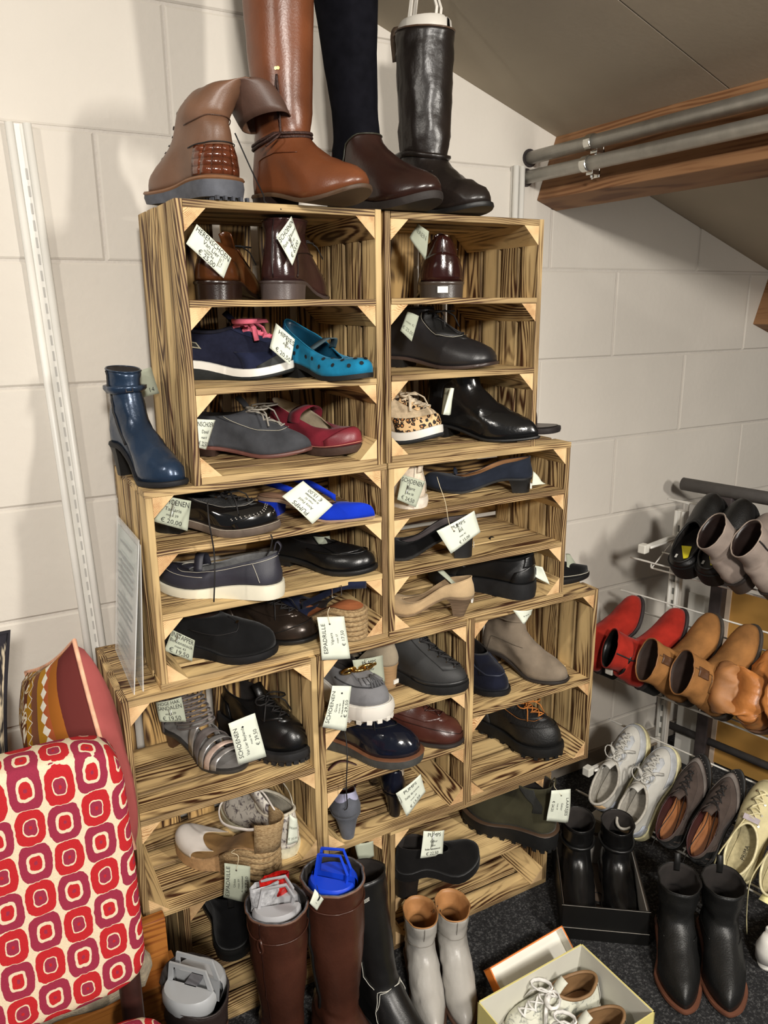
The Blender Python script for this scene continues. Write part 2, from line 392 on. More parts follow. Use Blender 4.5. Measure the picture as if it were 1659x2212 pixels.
crate(.504, -.003, .399, .500, [.333, .179], 'top right tall crate with two shelves', True, .006)
crate(0, -.4, .502, .397, [-.117, -.245], 'wide crate in the middle layer, left one', False, .003)
crate(.506, -.4, .505, .397, [-.118, -.252], 'wide crate in the middle layer, right one', False, .003)
crate(-.079, -.899, .402, .499, [-.662], 'tall crate at left of the third layer behind the red chair', True, -.008)
crate(.326, -.899, .396, .499, [-.575, -.724], 'tall crate in the centre of the third layer, two shelves', True, -.006)
crate(.7235, -.897, .407, .497, [-.653], 'tall crate at right of the third layer, one shelf', True)
crate(.006, ZF, .494, .351, [-1.085], 'bottom crate behind the tall brown boots', False, .012)
crate(.503, ZF, .497, .351, [-1.085], 'bottom right crate behind the grey ankle boots', False)
# ------------------------------------------------------------------ shoe generator
TOES = {'round': (.66, 2.1, 2.1), 'almond': (.58, 1.62, 1.58), 'point': (.5, 1.45, 1.15), 'square': (.74, 3.2, 2.4)}
def sm(a, b, x):
    t = min(1, max(0, (x - a) / (b - a))); return t * t * (3 - 2 * t)
class Last:
    def __init__(s, **k):
        d = dict(L=.28, W=.098, Wh=.066, toe='almond', H=.022, ts=.008, spring=.010, xt=.14, xh=.006, zt=.085, zs=.05, zh=.065, cw=.031,
                 tb=.038, shaft=[], side=1, bulge=.004, wr=.0012, flat=False, kf=3, kh=3, tf=None, bend=.007, welt=.004, limit=None)
        d.update(k); s.__dict__.update(d)
    def hw(s, t):
        a = s.Wh / 2; b = s.W / 2; wa = min(a, b) * .93
        base = a + (wa - a) * sm(.18, .42, t) if t < .42 else wa + (b - wa) * sm(.42, .70, t)
        if t < .14: base *= math.sqrt(max(0, 1 - (1 - t / .14) ** 2))
        tt, p, q = TOES[s.toe]
        if t > tt: base *= max(0, 1 - ((t - tt) / (1 - tt)) ** p) ** (1 / q)
        return base
    def yc(s, t): return s.side * s.bend * (max(0, t - .35) ** 2 * 2.2 - .1 * sm(.2, .5, t))
    def spr(s, t): return s.spring * max(0, (t - .68) / .32) ** 1.8
    def hs(s, t): return s.ts + s.H * (1 - sm(.22, .64, t)) + s.spr(t)
    def outline(s, ph, off=0, zz=None):
        t = .5 + .5 * math.cos(ph); h = s.hw(t); y = h * (1 if math.sin(ph) >= 0 else -1)
        x = t * s.L
        if off:
            x += off * math.cos(ph); y += off * (1 if y >= 0 else -1) * min(1, abs(math.sin(ph)) * 2)
        return V((x, y + s.yc(t), s.hs(t) if zz is None else zz))
    def collar(s, ph):
        c = math.cos(ph); xc = (s.xt + s.xh) / 2; a = (s.xt - s.xh) / 2; x = xc + a * c
        f = ((1 + c) / 2) ** s.kf; h = ((1 - c) / 2) ** s.kh
        tt = x / s.L; z = s.zs + (s.zt - s.zs) * f + (s.zh - s.zs) * h
        return V((x, s.cw * math.sin(ph) * (1 - .0 * c) + s.yc(min(1, max(0, tt))) * .6, z + s.hs(min(1, max(0, tt)))))
    def raw(s, ph, v):
        if v <= 1:
            p0 = s.outline(ph); p3 = s.collar(ph); c = math.cos(ph); f = ((1 + c) / 2) ** 3
            out = V((math.cos(ph), math.sin(ph), 0)); g = 1 - f
            p1 = p0 + V((0, 0, s.tb * 1.25 * f + g * (p3.z - p0.z) * .45)) + out * (s.bulge * (1 - .5 * f))
            dx = (s.L - s.xt)
            drop = max(.0, p3.z - s.hs(.8) - s.tb)
            p2 = p3 + V((dx * .50 * f, 0, -drop * .75 * f - g * (p3.z - p0.z) * .38))
            if not s.shaft: p2 += out * (.35 * g * max(0, abs(p0.y) - abs(p3.y)))
            else: p2 += V((0, 0, -.012 * f)) + out * .002 * g
            u = 1 - v
            return p0 * u ** 3 + p1 * 3 * u * u * v + p2 * 3 * u * v * v + p3 * v ** 3
        if not s.shaft:
            e = s.raw(ph, 1); return e + (e - s.raw(ph, .94)) * ((v - 1) / .06)
        def ring(k):
            if k == 0: return s.collar(ph)
            z, xc, a, b = s.shaft[k - 1][:4]; d = s.shaft[k - 1][4] if len(s.shaft[k - 1]) > 4 else 0; yo = s.shaft[k - 1][5] if len(s.shaft[k - 1]) > 5 else 0
            return V((xc + a * math.cos(ph), b * math.sin(ph) + yo, z + d * math.cos(ph)))
        n = len(s.shaft); q = min(v - 1, n - 1e-6); k = int(q); u = q - k
        P = [ring(max(0, k - 1)) if k > 0 else None, ring(k), ring(k + 1), ring(k + 2) if k + 2 <= n else None]
        if P[0] is None: P[0] = P[1] * 2 - P[2] if n and False else s.raw(ph, .75)
        if P[3] is None: P[3] = P[2] * 2 - P[1]
        return .5 * (2 * P[1] + (P[2] - P[0]) * u + (2 * P[0] - 5 * P[1] + 4 * P[2] - P[3]) * u * u + (3 * P[1] - P[0] - 3 * P[2] + P[3]) * u ** 3)
    def surf(s, ph, v, off=0):
        p = s.raw(ph, v)
        if not off and not s.wr: return p
        e = .02; vm = 1 + len(s.shaft)
        du = s.raw(ph + e, v) - s.raw(ph - e, v); dv = s.raw(ph, min(vm, v + e)) - s.raw(ph, max(0, v - e))
        n = du.cross(dv); n = n.normalized() if n.length > 1e-10 else V((0, 0, 1))
        d = off
        if s.wr:
            k = noise.noise(V((p.x * 46, p.y * 14 + s.side * 3, p.z * 40))) + .5 * noise.noise(V((p.x * 100, p.y * 30, p.z * 95 + 5)))
            d += s.wr * k * sm(0, .25, v)
        return p + n * d
def upper(r, S, m, lining=None, name='upper', lim=None, n=44, nv=11, rim=None, vm=None):
    vm = vm or 1 + len(S.shaft); rows = []
    vs = [i / nv for i in range(nv + 1)] + [1 + (i + 1) / 5 for i in range(5 * len(S.shaft))]
    if lim:
        phs = [-lim + 2 * lim * i / n for i in range(n + 1)]
        rows = [[S.surf(p, v) for p in phs] for v in vs]; mb = MB().grid(rows)
    else:
        phs = [2 * PI * i / n for i in range(n)]; rows = [[S.surf(p, v) for p in phs] for v in vs]; mb = MB().grid(rows, True)
    mats = [m, lining or LINING] + ([rim] if rim else [])
    return ob(name, mb, mats, r, True, solid=.0022)
def sole(r, S, m, name='sole', th=None, top=0.0, n=44, lugs=0, lugm=None, bottom0=None, off=None, cut=None):
    """th: thickness function of t (None: down to the ground line)"""
    off = S.welt if off is None else off
    def bot(t):
        h = S.hs(t) - top
        if th is None: return S.spr(t)
        return max(S.spr(t) if bottom0 is None else bottom0(t), h - (th(t) if callable(th) else th))
    phs = [2 * PI * i / n for i in range(n)]
    T = [.5 + .5 * math.cos(p) for p in phs]
    a = [S.outline(p, off, S.hs(t) - top) for p, t in zip(phs, T)]; b = [S.outline(p, off * .8, bot(t)) for p, t in zip(phs, T)]
    mi = [S.outline(p, off * 1.25, (S.hs(t) - top) * .5 + bot(t) * .5) for p, t in zip(phs, T)]
    inner = [S.outline(p, -.004, S.hs(t) - top + .0015) for p, t in zip(phs, T)]
    mb = MB().grid([b, mi, a, inner], True)
    def cap(ring, up):
        fs = []; h = n // 2
        for i in range(h):
            q = [i, i + 1, (n - i - 1) % n, (n - i) % n]; q = list(dict.fromkeys(q))
            if len(q) > 2: fs.append(tuple(q) if not up else tuple(q[::-1]))
        mb.add(ring, [f[::-1] for f in fs])
    cap(b, False); cap(inner, True)
    o = ob(name, mb, m, r, True)
    o.modifiers.new('e', 'EDGE_SPLIT').split_angle = .9
    if lugs:
        lb = MB()
        for i in range(lugs):
            ph = 2 * PI * (i + .5) / lugs; t = .5 + .5 * math.cos(ph); p = S.outline(ph, off * .9, bot(t)); q = S.outline(ph, -.016, bot(t)); d = (S.outline(ph + .05, off, 0) - S.outline(ph - .05, off, 0)).normalized()
            w_ = .0055; hh = .008
            vs = [p + d * w_, p - d * w_, q - d * w_, q + d * w_]; vs = [x + V((0, 0, .001)) for x in vs] + [x - V((0, 0, hh)) for x in vs]
            lb.add(vs, [(0, 1, 2, 3), (7, 6, 5, 4), (0, 4, 5, 1), (1, 5, 6, 2), (2, 6, 7, 3), (3, 7, 4, 0)])
        ob('tread', lb, lugm or m, r, kind='stuff')
    return o
def insole(r, S, m, z=.003, name='insole', n=32):
    phs = [2 * PI * i / n for i in range(n)]; ring = [S.outline(p, -.003, S.hs(.5 + .5 * math.cos(p)) + z) for p in phs]
    fs = []
    for i in range(n // 2):
        q = list(dict.fromkeys([i, i + 1, (n - i - 1) % n, (n - i) % n]))
        if len(q) > 2: fs.append(tuple(q))
    return ob(name, MB().add(ring, fs), m, r, True)
def heel(r, S, m, hl=.27, taper=.9, top=None, shift=0, name='heel', z0=0, off=None, n=20, mid=None, mset=None):
    off = S.welt * .8 if off is None else off
    pts = []
    ph0 = math.acos(2 * hl - 1)
    for i in range(n + 1):
        ph = ph0 + (2 * PI - 2 * ph0) * i / n; pts.append(S.outline(ph, off, 0))
    tops = [S.hs(p.x / S.L if 0 <= p.x / S.L <= 1 else 0) - (S.ts if top is None else top) + .001 for p in pts]
    cx = sum(p.x for p in pts) / len(pts) * .7; rows = []
    ks = (0, .25, .6, 1)
    for k in ks:
        f = 1 + (taper - 1) * (k ** .6)
        rows.append([V((cx + (p.x - cx) * f + shift * k, p.y * f, zt + (z0 - zt) * k)) for p, zt in zip(pts, tops)])
    mb = MB().grid(rows[::-1], True); k = len(rows) * (n + 1)
    mb.add(rows[-1], [tuple(range(n + 1))[::-1]]); mb.add(rows[0], [tuple(range(n + 1))])
    o = ob(name, mb, m, r, True); o.modifiers.new('e', 'EDGE_SPLIT').split_angle = .9; return o
def patch(r, S, m, name, p0, p1, v0, v1, off=.0016, nu=10, nvv=8, shape=None, both=False, th=.0012):
    mb = MB()
    for sg in ((1, -1) if both else (1,)):
        rows = []
        for j in range(nvv + 1):
            b = j / nvv; row = []
            for i in range(nu + 1):
                a = i / nu
                if shape: ph, v = shape(a, b)
                else: ph, v = p0 + (p1 - p0) * a, v0 + (v1 - v0) * b
                row.append(S.surf(ph * sg, v, off))
            rows.append(row)
        mb.grid(rows, flip=(sg < 0))
    return ob(name, mb, m, r, True, solid=th)
def seam(r, S, m, name, pts, rad=.0008, off=.001, n=26, both=False, closed=False, kind=None):
    mb = MB()
    for sg in ((1, -1) if both else (1,)):
        P = []; k = len(pts) - 1
        for i in range(n + 1):
            q = i / n * k; j = min(int(q), k - 1); u = q - j; a, b = pts[j], pts[j + 1]
            P.append(S.surf((a[0] + (b[0] - a[0]) * u) * sg, a[1] + (b[1] - a[1]) * u, off))
        mb.tube(P, rad, 5)
    return ob(name, mb, m, r, True)
def collar_trim(r, S, m, rad=.0022, name='collar_trim', lim=None, v=None):
    v = v or 1 + len(S.shaft); n = 40
    if lim: P = [S.surf(-lim + 2 * lim * i / n, v) for i in range(n + 1)]
    else: P = [S.surf(2 * PI * i / n, v) for i in range(n)]
    return ob(name, MB().tube(P, rad, 6, closed=not lim), m, r, True)
def dots(r, S, m, name, pts, rad=.0016, off=.0014, n=7):
    mb = MB()
    for ph, v in pts:
        p = S.surf(ph, v, off); e = .02
        a = (S.surf(ph + e, v, off) - p).normalized(); b = S.surf(ph, v + e, off) - p; b = (b - a * a.dot(b)).normalized()
        mb.add([p + a * math.cos(2 * PI * k / n) * rad + b * math.sin(2 * PI * k / n) * rad for k in range(n)], [tuple(range(n))])
    return ob(name, mb, m, r, kind='stuff')
def laces(r, S, m, v0=.55, v1=.97, n=5, w0=.22, w1=.5, rad=.0014, bow=1, flat=1, bowsize=1, hang=.05, off=.004, eye=None):
    mb = MB(); pts = []
    for i in range(n):
        f = i / max(1, n - 1); v = v0 + (v1 - v0) * f; p = w0 + (w1 - w0) * f; pts.append((p, v))
    if eye: dots(r, S, eye, 'eyelet', [(s_ * (p + .05), v) for p, v in pts for s_ in (1, -1)], .0028, .0030, 9)
    for i, (p, v) in enumerate(pts):
        mb.tube([S.surf(p + .04, v, off * .5), S.surf(p * .6, v, off), S.surf(0, v, off * 1.3), S.surf(-p * .6, v, off), S.surf(-p - .04, v, off * .5)], rad, 6, flat=flat)
        if i < n - 1:
            q, v2 = pts[i + 1]
            for sg in (1, -1): mb.tube([S.surf(p * sg, v, off * .4), S.surf(p * .5 * sg, (v * .7 + v2 * .3), off * .9), S.surf(-q * .4 * sg, v * .2 + v2 * .8, off * .9), S.surf(-q * sg, v2, off * .4)], rad, 6, flat=flat)
    if bow:
        c = S.surf(0, v1 - .02, off * 1.8); b = bowsize
        for sg in (1, -1):
            lp = []
            for i in range(11):
                q = i / 10 * 2 * PI; lp.append(c + V((.012 * b * math.sin(q) + .010 * b * (1 - math.cos(q)) * .5, sg * (.022 * b * (1 - math.cos(q)) * .62), .006 * b * math.sin(q * .5) - .004 * (1 - math.cos(q)))))
            mb.tube(lp, rad, 6, flat=flat)
            e = [c, c + V((.014, sg * .014, .004)), c + V((.03, sg * .028, -.008)), c + V((.038, sg * .038, -.012 - hang * .4))]
            mb.tube(e, rad, 6, flat=flat)
        mb.tube([c + V((-.003, 0, 0)), c + V((.004, 0, .002))], rad * 2.2, 6)
    return ob('laces', mb, m, r, True)
def tongue(r, S, m, w_=.42, h=None, back=.012, v0=.6):
    rows = []; h = getattr(S, 'th', .028) if h is None else h
    for j in range(6):
        v = v0 + (1 - v0) * j / 5; rows.append([S.surf(w_ * (i / 4 - 1) if False else w_ * (i - 4) / 4, v, .0002) for i in range(9)])
    t = S.surf(0, 1); 
    for j in (1, 2, 3):
        k = j / 3; rows.append([S.surf(w_ * (i - 4) / 4, 1, 0) + V((-back * k - .01 * k * k, 0, h * k - .004 * k * ((i - 4) / 4) ** 2)) for i in range(9)])
    return ob('tongue', MB().grid(rows), m, r, True, solid=.0025)
def ribbon(r, pts, w_, m, name='strap', th=.0016, wd=(1, 0, 0)):
    """flat strap; wd is the direction of its width"""
    wv = V(wd).normalized(); rows = [[V(p) - wv * w_ / 2 for p in pts], [V(p) + wv * w_ / 2 for p in pts]]
    o = ob(name, MB().grid(rows), m, r, True); md = o.modifiers.new('s', 'SOLIDIFY'); md.thickness = th; md.offset = 0; return o
def catm(P, n=6):
    P = [V(p) for p in P]; out = []
    for i in range(len(P) - 1):
        a = P[i - 1] if i else P[0] * 2 - P[1]; b, c = P[i], P[i + 1]; d = P[i + 2] if i + 2 < len(P) else P[-1] * 2 - P[-2]
        for k in range(n):
            u = k / n; out.append(.5 * (2 * b + (c - a) * u + (2 * a - 5 * b + 4 * c - d) * u * u + (3 * b - a - 3 * c + d) * u ** 3))
    return out + [P[-1]]
def band(r, S, t0, t1, h, m, name='strap', n=12, th=.0018, h1=None, skew=0):
    """strap over the foot between the two sides of the sole"""
    h1 = h if h1 is None else h1; rows = []
    for k in range(4):
        t = t0 + (t1 - t0) * k / 3; hh = h + (h1 - h) * k / 3; row = []
        for i in range(n + 1):
            q = PI * i / n; ty = min(.985, max(.01, t + skew * math.cos(q))); row.append(V((ty * S.L, (S.hw(ty) + .001) * math.cos(q) + S.yc(ty), S.hs(ty) - .001 + hh * math.sin(q) ** .75)))
        rows.append(row)
    o = ob(name, MB().grid(rows, flip=True), m, r, True); md = o.modifiers.new('s', 'SOLIDIFY'); md.thickness = th; md.offset = -1; return o
def place(z, toe=None, heelp=None, L=.28, yaw=None, anchor='toe'):
    """toe / heelp: picture points of toe tip and heel on the board at height z"""
    a = onZ(*toe, z) if toe else None; b = onZ(*heelp, z) if heelp else None
    if yaw is None: d = a - b; yaw = math.atan2(d.y, d.x)
    else: yaw = math.radians(yaw)
    D = V((math.cos(yaw), math.sin(yaw), 0))
    p = (a - D * L) if anchor == 'toe' else b
    return V((p.x, p.y, z + .0005)), yaw
def shoe(name, label, cat, pos, yaw, group=None, pitch=0, roll=0):
    return thing(name, label, cat, pos, (roll, pitch, yaw), group)
# ------------------------------------------------------------------ kinds of footwear
def low_shoe(r, S, m, sm_, sl='heel', heelm=None, lining=None, insm=None, lug=0, th=None, **k):
    upper(r, S, m, lining)
    if sl == 'heel':
        sole(r, S, sm_, th=S.ts, lugs=lug); heel(r, S, heelm or sm_, k.get('hl', .27), k.get('taper', .97), shift=k.get('shift', 0))
    else: sole(r, S, sm_, th=th, lugs=lug)
    insole(r, S, insm or lining or LINING)
STITCH = mat((.72, .70, .64), .9, 0, 10, 0)
def derby(r, S, m, solem, heelm=None, lacem=None, facing=None, stitch=None, brogue=False, cap=False, eye=None, lug=0, hl=.27, bow=1, lining=None, n=4, insm=None, tonguem=None, flat=1, rad=.0014, sl='heel', hang=.05, bowsize=1, v0=.62, off=.004):
    low_shoe(r, S, m, solem, sl, heelm, lining, insm, lug, hl=hl)
    fm = facing or m
    tongue(r, S, tonguem or fm, v0=v0 - .12)
    patch(r, S, fm, 'facing', 0, 0, 0, 0, .0022, shape=lambda a, b: ((.16 + .12 * b) + (1.0 + .25 * b) * a * (1 - .35 * (1 - b)), v0 - .06 + (1.0 - v0 + .055) * b), both=True)
    patch(r, S, fm, 'heel_counter', 0, 0, 0, 0, .0018, shape=lambda a, b: (PI - 1.05 + 2.1 * a, .02 + .62 * b * (1 - .35 * abs(a - .5))))
    if cap: patch(r, S, cap if cap is not True else m, 'toe_cap', 0, 0, 0, 0, .0016, shape=lambda a, b: (-1.15 + 2.3 * a, .02 + b * (.30 - .2 * (2 * a - 1) ** 2)), nu=16)
    if stitch:
        seam(r, S, stitch, 'stitching', [(.18, v0 - .06), (.55, v0 - .10), (.95, v0 - .02), (1.3, .98)], .0006, .0036, both=True)
    if brogue:
        pt = [(-1.1 + 2.2 * i / 26, .31 + .05 * math.cos(i * PI / 6.5) - .14 * ((i - 13) / 13) ** 2) for i in range(27)]
        dots(r, S, INK if not stitch else stitch, 'perforation', pt + [(p, v + .035) for p, v in pt] + [(-.2 + .1 * i, .2 - .02 * abs(i - 2)) for i in range(5)], .0013, .0022)
    laces(r, S, lacem or DSTRING, v0, .97, n, bow=bow, eye=eye, flat=flat, rad=rad, hang=hang, bowsize=bowsize, off=off)
def sneaker(r, S, m, solem, lacem, overlay=None, toem=None, lining=None, n=6, insm=None, flat=2.2, bow=1, rad=.0016, eye=None, outs=None, bowsize=1, tonguem=None):
    upper(r, S, m, lining); o = sole(r, S, solem, th=None, off=.005); insole(r, S, insm or lining or LINING)
    if outs: sole(r, S, outs, 'outsole', th=None, off=.0062, top=S.ts * .68)
    if overlay:
        patch(r, S, overlay, 'toe_overlay', 0, 0, 0, 0, .0018, shape=lambda a, b: (-1.25 + 2.5 * a, .0 + b * (.24 + .16 * (2 * a - 1) ** 2)), nu=18)
        patch(r, S, overlay, 'heel_overlay', 0, 0, 0, 0, .0018, shape=lambda a, b: (PI - .8 + 1.6 * a, .0 + b * (.72 - .3 * abs(2 * a - 1))))
    fm = overlay or m
    patch(r, S, fm, 'facing', 0, 0, 0, 0, .0022, shape=lambda a, b: ((.15 + .14 * b) + .35 * a, .46 + .52 * b), both=True)
    tongue(r, S, tonguem or m, v0=.45)
    laces(r, S, lacem, .48, .97, n, flat=flat, bow=bow, rad=rad, eye=eye, bowsize=bowsize)
    collar_trim(r, S, lining or m, .004)
def boot(r, S, m, solem, heelm=None, lining=None, hl=.27, taper=.95, lug=0, zipm=None, pull=False, shift=0, seams=None, gore=None, flatsole=False, th=None, rim=None, zips=1, name='upper'):
    upper(r, S, m, lining, name, rim=rim)
    if flatsole: sole(r, S, solem, th=None, lugs=lug)
    else: sole(r, S, solem, th=th or S.ts, lugs=lug); heel(r, S, heelm or solem, hl, taper, shift=shift)
    insole(r, S, LINING)
    vm = 1 + len(S.shaft)
    collar_trim(r, S, rim or m, .0018)
    if zipm: seam(r, S, zipm, 'zip', [(PI * .55 * zips, .25), (PI * .55 * zips, vm * .99)], .0022, .0012)
    if seams: seam(r, S, seams, 'seam', [(-.9, .75), (-1.5, .72), (-2.2, .55), (-2.45, .05)], .0009, .0012, both=True)
    if gore: patch(r, S, gore, 'elastic_gore', 0, 0, 0, 0, .0012, shape=lambda a, b: (PI / 2 + .55 * (1 - b) + (-.40 + .80 * a) * (.45 + .55 * b), .72 + (vm - .74) * b), both=True, nvv=12)
    if pull:
        p = S.surf(PI, vm, .001); ribbon(r, catm([p + V((0, 0, -.02)), p + V((-.008, 0, .006)), p + V((-.004, 0, .024)), p + V((.006, 0, .006)), p + V((.006, 0, -.02))]), .014, pull, 'pull_loop', wd=(0, 1, 0))
def pump(r, S, m, heelm=None, insm=None, solem=None, hl=.22, taper=.75, shift=0, trim=True, lim=None, h=True):
    upper(r, S, m, insm, lim=lim)
    sole(r, S, solem or heelm or m, th=S.ts, off=.0005)
    if h: heel(r, S, heelm or m, hl, taper, off=-.001, shift=shift)
    insole(r, S, insm or LINING, z=.0035)
    if trim and not lim: collar_trim(r, S, m, .0013)
# ------------------------------------------------------------------ price tags
def tag(label, cor, ys, lines, string=None, clip=None, hole=None, group='price tags', paper=None, curl=.004, name='price_tag', cat='price tag', head=.145, small=False, faint=False):
    """cor: picture points of the text's top left, top right, bottom right, bottom left; ys: depth(s) of the card"""
    if not isinstance(ys, (list, tuple)): ys = [ys] * 4
    P = [onY(*c, y) for c, y in zip(cor, ys)]
    o0 = sum(P, V()) / 4; P = [p - o0 for p in P]
    nrm = (P[1] - P[0]).cross(P[3] - P[0]).normalized()
    if nrm.dot(CP - o0) < 0: nrm = -nrm
    def S_(u, v, d=0): # v down
        p = (P[0] * (1 - u) + P[1] * u) * (1 - v) + (P[3] * (1 - u) + P[2] * u) * v
        return p + nrm * (d + curl * math.sin(u * 3.0 + v * 1.5))
    t = thing(name, label, cat, o0, group=group)
    n = 8; c = .0
    rows = [[S_(j / n, i / n) for j in range(n + 1)] for i in range(n + 1)]
    g = MB().grid(rows)
    a = (rows[0][1] - rows[0][0]).cross(rows[1][0] - rows[0][0])
    o = ob('card', g, paper or PAPER, t, True); md = o.modifiers.new('s', 'SOLIDIFY'); md.thickness = .0005; md.offset = 0
    W = (P[1] - P[0]).length; H = (P[3] - P[0]).length
    if lines:
        mb = MB()
        k = len(lines)
        for i, ln in enumerate(lines):
            if not ln: continue
            txt, size, v = ln[:3]
            cu = bpy.data.curves.new('t', 'FONT'); cu.body = txt; cu.align_x = 'CENTER'; cu.align_y = 'CENTER'; cu.resolution_u = 2
            cu.size = size; cu.offset = ln[4] if len(ln) > 4 else 0
            to = bpy.data.objects.new('t', cu); me = bpy.data.meshes.new_from_object(to)
            xs = [q.co.x for q in me.vertices]
            if not xs: continue
            mx = max(abs(min(xs)), abs(max(xs))); f = min(1, .46 * W / mx) if mx > 0 else 1
            u0 = ln[3] if len(ln) > 3 else .5
            vs = [S_(u0 + q.co.x * f / W, v - q.co.y / H, .0009) for q in me.vertices]
            mb.add(vs, [tuple(p.vertices) for p in me.polygons]); bpy.data.meshes.remove(me); bpy.data.objects.remove(to); bpy.data.curves.remove(cu)
        if mb.v: ob('lettering', mb, mat((.42, .43, .38), .9, 0, 10, 0) if faint else INK, t)
    if hole:
        h = S_(*hole, .0011); q = MB(); e1 = (P[1] - P[0]).normalized(); e2 = (P[3] - P[0]).normalized()
        q.add([h + (e1 * math.cos(2 * PI * i / 10) + e2 * math.sin(2 * PI * i / 10)) * .0022 for i in range(10)], [tuple(range(10))]); ob('hole', q, INK, t)
    if string:
        pts = [S_(*(hole or (.5, .12)), .002)] + [V(onY(*p[:2], p[2])) - o0 for p in string]
        ob('string', MB().tube(catm(pts, 5), .0006, 5), STRING if clip != 'dark' else DSTRING, t, True)
    if clip:
        u, v, L = (.5, .1, .3) if clip in (True, 'dark') else clip
        p = [S_(u - .04, v + L, .0016), S_(u - .04, v - .08, .0016), S_(u + .04, v - .08, .0016), S_(u + .04, v + L * .8, .0016), S_(u + .0, v + L * .86, .0016), S_(u - .01, v + .05, .0016)]
        ob('paper_clip', MB().tube(p, .00055, 5), CHROME if clip != 'dark' else DSTRING, t, True)
    return t
def T4(a, b, m, p): return [(a, .0135, .17), (b, .0092, .42), (m, .0066, .62), ('€ ' + p, .0115, .84)]
def T5(a, b, m, x, p): return [(a, .0135, .14), (b, .0085, .38), (m, .0064, .54), (x, .0066, .68, .5, .0001), ('€ ' + p, .0115, .86)]
ABR = (.29, .26, .24)
# ------------------------------------------------------------------ on top of the tower (board height .498)
ZT = .4985
MATA = leather((.42, .30, .225), .42, .12)
# brown lace-up ankle boot, heel to the room, shaft flopped over to the right
S = Last(L=.245, W=.10, Wh=.076, H=.012, ts=.022, toe='round', xt=.15, zt=.095, zs=.088, zh=.088, cw=.036, wr=.002, side=-1, spring=.012,
         shaft=[(.150, .074, .054, .043, .004, -.008), (.184, .058, .056, .041, -.004, -.034), (.184, .034, .054, .038, -.010, -.072), (.136, .018, .052, .036, -.010, -.100)])
p, yaw = V((.192, .004, ZT + .006)), math.radians(106)
r = shoe('lace_up_boot', 'brown lace-up ankle boot with crocodile-print heel, its shaft flopped sideways, on the top left crate', 'boot', p, yaw)
upper(r, S, MATA, leather((.33, .24, .20), .5)); sole(r, S, mat((.30, .31, .34), .7), th=None, off=.006, bottom0=None)
sole(r, S, leather((.48, .33, .22), .5), 'welt', th=.007, off=.007, top=0)
ob('tread', (lambda mb: [mb.box((x_, y_, -.006), (x_ + .008, y_ + .005, .001)) for x_ in (-.008, .01, .03, .05) for y_ in (-.036, -.022, -.006, .010, .026)] and mb)(MB()), mat((.25, .26, .29), .7), r, kind='stuff')
CROC = mat((.38, .19, .11), .16, .2, 25, .3, 60, coat=.5)
for i in range(7):
    for j in range(4):
        a0, a1 = PI - 1.0 + 2.0 * i / 7, PI - 1.0 + 2.0 * (i + .975) / 7; b0, b1 = .03 + .135 * j, .03 + .135 * (j + .97)
        patch(r, S, CROC, 'crocodile_scale', a0, a1, b0, b1, .0013, nu=3, nvv=2)
seam(r, S, DSTRING, 'seam', [(PI - 1.2, .55), (PI - .5, .62), (PI + .5, .62), (PI + 1.2, .55)], .001, .002)
seam(r, S, leather((.3, .2, .15)), 'seam', [(PI - 1.5, 1.0), (PI - .6, 1.5), (PI + .6, 1.5), (PI + 1.5, 1.0)], .001, .002)
tongue(r, S, MATA, v0=.5); laces(r, S, DSTRING, .45, .98, 6, bow=0, eye=leather((.2, .13, .1)))
dots(r, S, leather((.15, .1, .08)), 'lace_hook', [(.5 * s_, v) for v in (1.3, 1.9, 2.5, 3.1, 3.7) for s_ in (1, -1)], .004, .004, 8)
p1 = S.surf(.1, 3.8)
ob('lace_end', MB().tube(catm([V((.06, -.06, .12)), V((.05, -.085, .06)), V((.01, -.08, .012)), V((-.01, -.07, -.004)), V((-.03, -.09, -.016))]), .0014, 5), DSTRING, r, True)
# cognac riding boot
COG = mat((.42, .235, .135), .33, .20, 9, .14, 260)
S = Last(L=.270, W=.098, Wh=.07, H=.020, ts=.007, toe='round', spring=.020, xt=.135, zt=.105, zs=.10, zh=.10, cw=.040, wr=.0016, side=1,
         shaft=[(.165, .074, .058, .050, 0), (.27, .072, .064, .056, 0), (.40, .072, .070, .061, 0), (.50, .07, .070, .061, 0)])
p, yaw = V((.300, .142, ZT)), math.radians(-69)
r = shoe('riding_boot', 'tall cognac brown riding boot with braided ankle cord on the tower', 'boot', p, yaw)
boot(r, S, COG, leather((.30, .22, .15), .6), leather((.14, .10, .09), .4), seams=leather((.33, .16, .08)))
seam(r, S, leather((.40, .2, .1)), 'back_seam', [(PI, .05), (PI, 4.9)], .001, .001)
BRAID = mat((.23, .13, .10), .6, .3, 300, .8, 500)
rg = [S.surf(2 * PI * i / 40, 1.05 + .18 * math.cos(2 * PI * i / 40 - .6), .003) for i in range(40)]
ob('ankle_cord', MB().tube(rg, .0028, 6, True).tube([q - V((0, 0, .006)) for q in rg], .0026, 6, True), BRAID, r, True)
a = S.surf(-.95, 2.55, .003); b = S.surf(-.95, 1.6, .004); c = S.surf(-1.0, 1.05, .004); c2 = S.surf(-1.15, .95, .016)
ob('braided_loop', MB().tube(catm([a, (a + b) / 2 + V((.004, -.002, 0)), b, c]), .0022, 6).tube(catm([a, (a + b) / 2 + V((-.006, -.001, 0)), b]), .0022, 6).tube(catm([c, c2, c2 + V((-.02, -.01, -.012))]), .002, 6).tube(catm([c, c2 + V((.01, -.004, -.006)), c2 + V((-.01, -.014, -.02))]), .002, 6), BRAID, r, True)
dots(r, S, GOLD, 'brass_rivet', [(-.97, 2.64), (-.90, 2.64)], .003, .002, 8)
